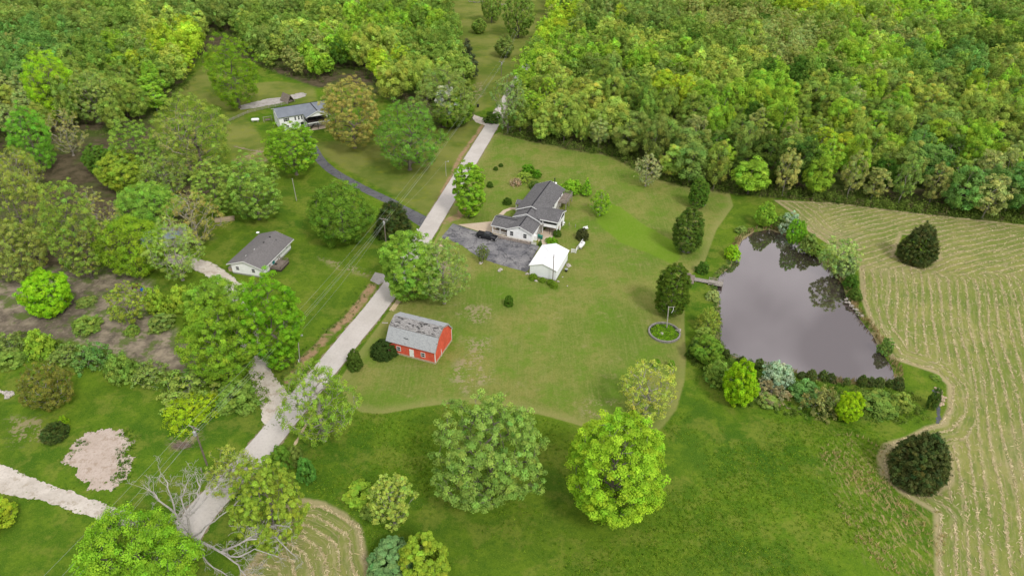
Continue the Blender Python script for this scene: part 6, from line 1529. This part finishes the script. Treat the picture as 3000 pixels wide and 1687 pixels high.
p = A2(205, 860); t = thing('garden_swing', 'dark timber garden swing frame beside the white tank on the upper lawn', 'swing', (p.x, p.y, 0), .5)
for x in (-1.5, 1.5): MB().tube((x, -.7, 0), (x, 0, 1.9), .08, .08, 5).tube((x, .7, 0), (x, 0, 1.9), .08, .08, 5).build('leg', M['grey_wood'], t)
MB().tube((-1.7, 0, 1.9), (1.7, 0, 1.9), .09, .09, 5).build('beam', M['grey_wood'], t); MB().box(-1, -.25, .5, 1, .25, .58).box(-1, .22, .58, 1, .28, 1.1).build('seat', M['deck'], t)
MB().tube((-.9, 0, .58), (-.9, 0, 1.9), .02, .02, 4).tube((.9, 0, .58), (.9, 0, 1.9), .02, .02, 4).build('chain', M['black'], t)
p = A5(985, 640); t = thing('crate', 'tan board crate on the brown yard under the drooping oak', 'crate', (p.x, p.y, 0), .5)
MB().box(-.7, -.7, 0, .7, .7, .9).build('box', M['cardboard'], t, bevel=.02); MB().box(-.76, -.76, .9, .76, .76, .98).build('lid', M['tan_block'], t)
p = A5(1010, 850); t = thing('barrel', 'blue plastic barrel beside the yellow olive tree on the brown yard', 'barrel', (p.x, p.y, 0))
MB().lathe([(.38, 0), (.44, .15), (.47, .5), (.44, .85), (.38, 1.0), (.36, 1.02)], n=14).build('drum', M['blue_plastic'], t, smooth=True); MB().lathe([(.34, 1.02), (.34, 1.05)], n=14).build('lid', M['black'], t)
p = A5(965, 835); t = thing('scrap_machine', 'rusty dark red scrap machine beside the blue barrel', 'machine', (p.x, p.y, 0), .7)
MB().box(-.8, -.4, .3, .7, .4, .8).box(.2, -.35, .8, .7, .35, 1.3).build('frame', M['rust'], t, bevel=.04)
for x in (-.6, .55): MB().tube((x, -.5, .32), (x, .5, .32), .32, .32, 10).build('wheel', M['tyre'], t)
p = A5(1590, 350); t = thing('lumber_stack', 'flat stack of tan lumber under the oaks by the ranch house', 'lumber', (p.x, p.y, 0), R(18)); rng = random.Random(8)
for k in range(4): b = MB(); [b.box(-2.6+rng.uniform(-.2, .2), -1.0+i*.4, k*.16, 2.6+rng.uniform(-.2, .2), -.68+i*.4, k*.16+.13) for i in range(5)]; b.build('board_layer', M['tan_block'], t)
p = B0(1290, 528); t = thing('brush_pile', 'pile of brown twigs on the grass near the nearest power pole', 'brush pile', (p.x, p.y, 0)); b = MB(); rng = random.Random(5)
for i in range(150):
    a = rng.uniform(-.6, .9); c = Vector((rng.gauss(0, 1.0), rng.gauss(0, .45), rng.uniform(.05, .45))); d = Vector((cos(a), sin(a)*.7, rng.uniform(-.1, .15)))*rng.uniform(.4, 1.1); b.tube(c-d, c+d, .025, .015, 3, False)
b.build('twigs', M['twig'], t)
for (x, y, l, rz) in ((1475, 15, 'grey debris pile at the very top of the grass strip', .2), (1400, 8, 'low lumber heap at the top edge left of the debris pile', .1)):
    p = S(x, y); t = thing('debris_pile', l, 'debris', (p.x, p.y, 0), rz); b = MB(); rng = random.Random(int(x))
    for i in range(14): a = rng.uniform(0, 3); c = Vector((rng.gauss(0, 2.5), rng.gauss(0, .8), rng.uniform(.1, .7))); d = Vector((cos(a), sin(a), rng.uniform(-.2, .2)))*rng.uniform(.6, 1.6); b.tube(c-d, c+d, .14, .12, 4)
    b.build('timbers', M['grey_wood'], t)
p = HS(455, 60); t = thing('garden_ornament', 'small grey garden figure and stones on the road verge above the parking area', 'ornament', (p.x, p.y, 0))
MB().lathe([(.25, 0), (.2, .3), (.12, .6), (.16, .75), (.05, .95)], n=10).build('figure', M['galv'], t, smooth=True); boulder(HS(450, 95), .5, 'dark border stones on the road verge above the parking area', 'rock_cluster', 5, seed=44, m='grey_block')
for i, (x, y) in enumerate(((1520, 668), (1597, 688))):
    p = HS(x, y); t = thing('fence_post', 'short grey post right of the raised porch, '+('left' if i == 0 else 'right')+' of two', 'post', (p.x, p.y, 0), 0, 'short posts right of the porch'); MB().box(-.08, -.08, 0, .08, .08, 1.0).build('post', M['grey_wood'], t)
p = HS(1720, 715); t = thing('garden_bench', 'small pale bench beside the round brown shrub', 'bench', (p.x, p.y, 0), .5)
MB().box(-.8, -.25, .4, .8, .25, .47).build('seat', M['white'], t); MB().box(-.8, .2, .47, .8, .27, .95).build('backrest', M['white'], t)
for x in (-.7, .7): MB().box(x-.05, -.22, 0, x+.05, .22, .4).build('leg', M['white'], t)
p = HS(1450, 655); t = thing('patio_table', 'small white patio table at the right side of the porch', 'table', (p.x, p.y, 0)); MB().lathe([(.5, .7), (.5, .75)], n=14).build('tabletop', M['white'], t); MB().tube((0, 0, 0), (0, 0, .7), .06, .05, 6).build('leg', M['white'], t); MB().lathe([(.3, 0), (.28, .04)], n=12).build('base', M['white'], t)
p = S(1137, 927); pb = tag(MB().prism([(-.7, -.18), (.7, -.14), (.68, .16), (-.66, .2)], .02, .09).build('board', M['rock']), 'pale loose board on the grass beside the road near the barn', 'board'); pb.location = (p.x-.3, p.y-2.6, 0)

# ------------------------------------------------------------------ dead tree in the bottom left
def dead_tree():
    base = G(490, 1398); t = thing('dead_tree', 'bare dead grey tree with sprawling limbs over the road in the bottom left', 'tree', base, 0)
    rng = random.Random(12); tw = MB(); lim = MB()
    def P(x, y, z): return G(x, y, z)-base
    fork = P(482, 1352, 3.2)
    MB().tube((0, 0, -.2), (0, 0, .7), .75, .55, 9, False).tube((0, 0, .7), fork, .55, .42, 9).build('trunk', M['dead'], t)
    def branch(p, d, L_, r, lev):
        n = 4; 
        for i in range(n):
            d = (d+Vector((rng.gauss(0, .24), rng.gauss(0, .24), rng.gauss(.02, .2)))).normalized(); q = p+d*L_/n; r1 = max(.016, r*(1-.2))
            tw.tube(p, q, r, r1, 4, False); p = q; r = r1
            if lev > 0 and rng.random() < .62:
                s = (d+Vector((rng.gauss(0, .75), rng.gauss(0, .75), rng.gauss(.1, .5)))).normalized(); branch(p, s, L_*rng.uniform(.4, .7), r*.62, lev-1)
    LM = [[(482,1352,3.2),(472,1302,7),(500,1252,10),(497,1212,12)], [(472,1302,7),(520,1250,10),(547,1222,11)], [(482,1352,3.2),(440,1290,6),(398,1257,8),(378,1235,9)], [(440,1290,6),(427,1240,9),(415,1205,10)],
          [(482,1352,3.2),(540,1310,8),(572,1285,10),(600,1258,11.5)], [(482,1352,3.2),(555,1388,6),(620,1357,9),(690,1346,10),(735,1392,9.4)], [(620,1357,9),(662,1327,10.5),(712,1322,11)], [(482,1352,3.2),(520,1412,3.6),(575,1450,4)],
          [(555,1388,6),(600,1400,7.5),(640,1380,8.5),(700,1400,8.8)], [(472,1302,7),(455,1250,10),(470,1215,12)], [(555,1388,6),(600,1420,6),(620,1450,4.6)]]
    for li, pl in enumerate(LM):
        pts = [P(*q) for q in pl]; r = .25 if li in (0, 2, 5) else .15
        pts = [Vector(tuple(v)) for v in pts]; n = len(pts)-1
        for i in range(n):
            k = 3
            for j in range(k):
                a = pts[i].lerp(pts[i+1], j/k)+(Vector((0, 0, 0)) if j == 0 else Vector((rng.gauss(0, .14), rng.gauss(0, .14), rng.gauss(0, .14))))
                b = pts[i].lerp(pts[i+1], (j+1)/k)
                if j > 0: a = last
                if j < k-1: b = b+Vector((rng.gauss(0, .14), rng.gauss(0, .14), rng.gauss(0, .14)))
                r1 = max(.06, r*.89); lim.tube(a, b, r, r1, 6, False); last = b
                if rng.random() < .95:
                    d = ((b-a).normalized()+Vector((rng.gauss(0, .6), rng.gauss(0, .6), rng.gauss(.25, .45)))).normalized(); branch(b, d, rng.uniform(1.6, 3.6), r1*.45, 3)
                r = r1
        branch(pts[-1], (pts[-1]-pts[-2]).normalized(), 1.8, r*.8, 2)
    lim.build('limb', M['dead'], t); tw.build('twigs', M['dead'], t)
dead_tree()
# bare snags standing in the woods
for (bs, tp_, l) in (((440, 108), (430, 40), 'bare grey snag standing in the upper left wood'), ((2868, 318), (2872, 265), 'bare leaning snag in the right hand wood')):
    b = S(*bs, z=4.0); t = thing('dead_snag', l, 'tree', (b.x, b.y, 0)); H_ = 15
    MB().tube((0, 0, 0), (.3, 0, H_*.6), .22, .14, 6).tube((.3, 0, H_*.6), (-.2, .2, H_), .14, .04, 6).build('trunk', M['dead'], t)
    MB().tube((.3, 0, H_*.55), (1.5, .3, H_*.68), .07, .03, 5).tube((.1, 0, H_*.75), (-1.0, 0, H_*.85), .06, .02, 5).build('limb', M['dead'], t)
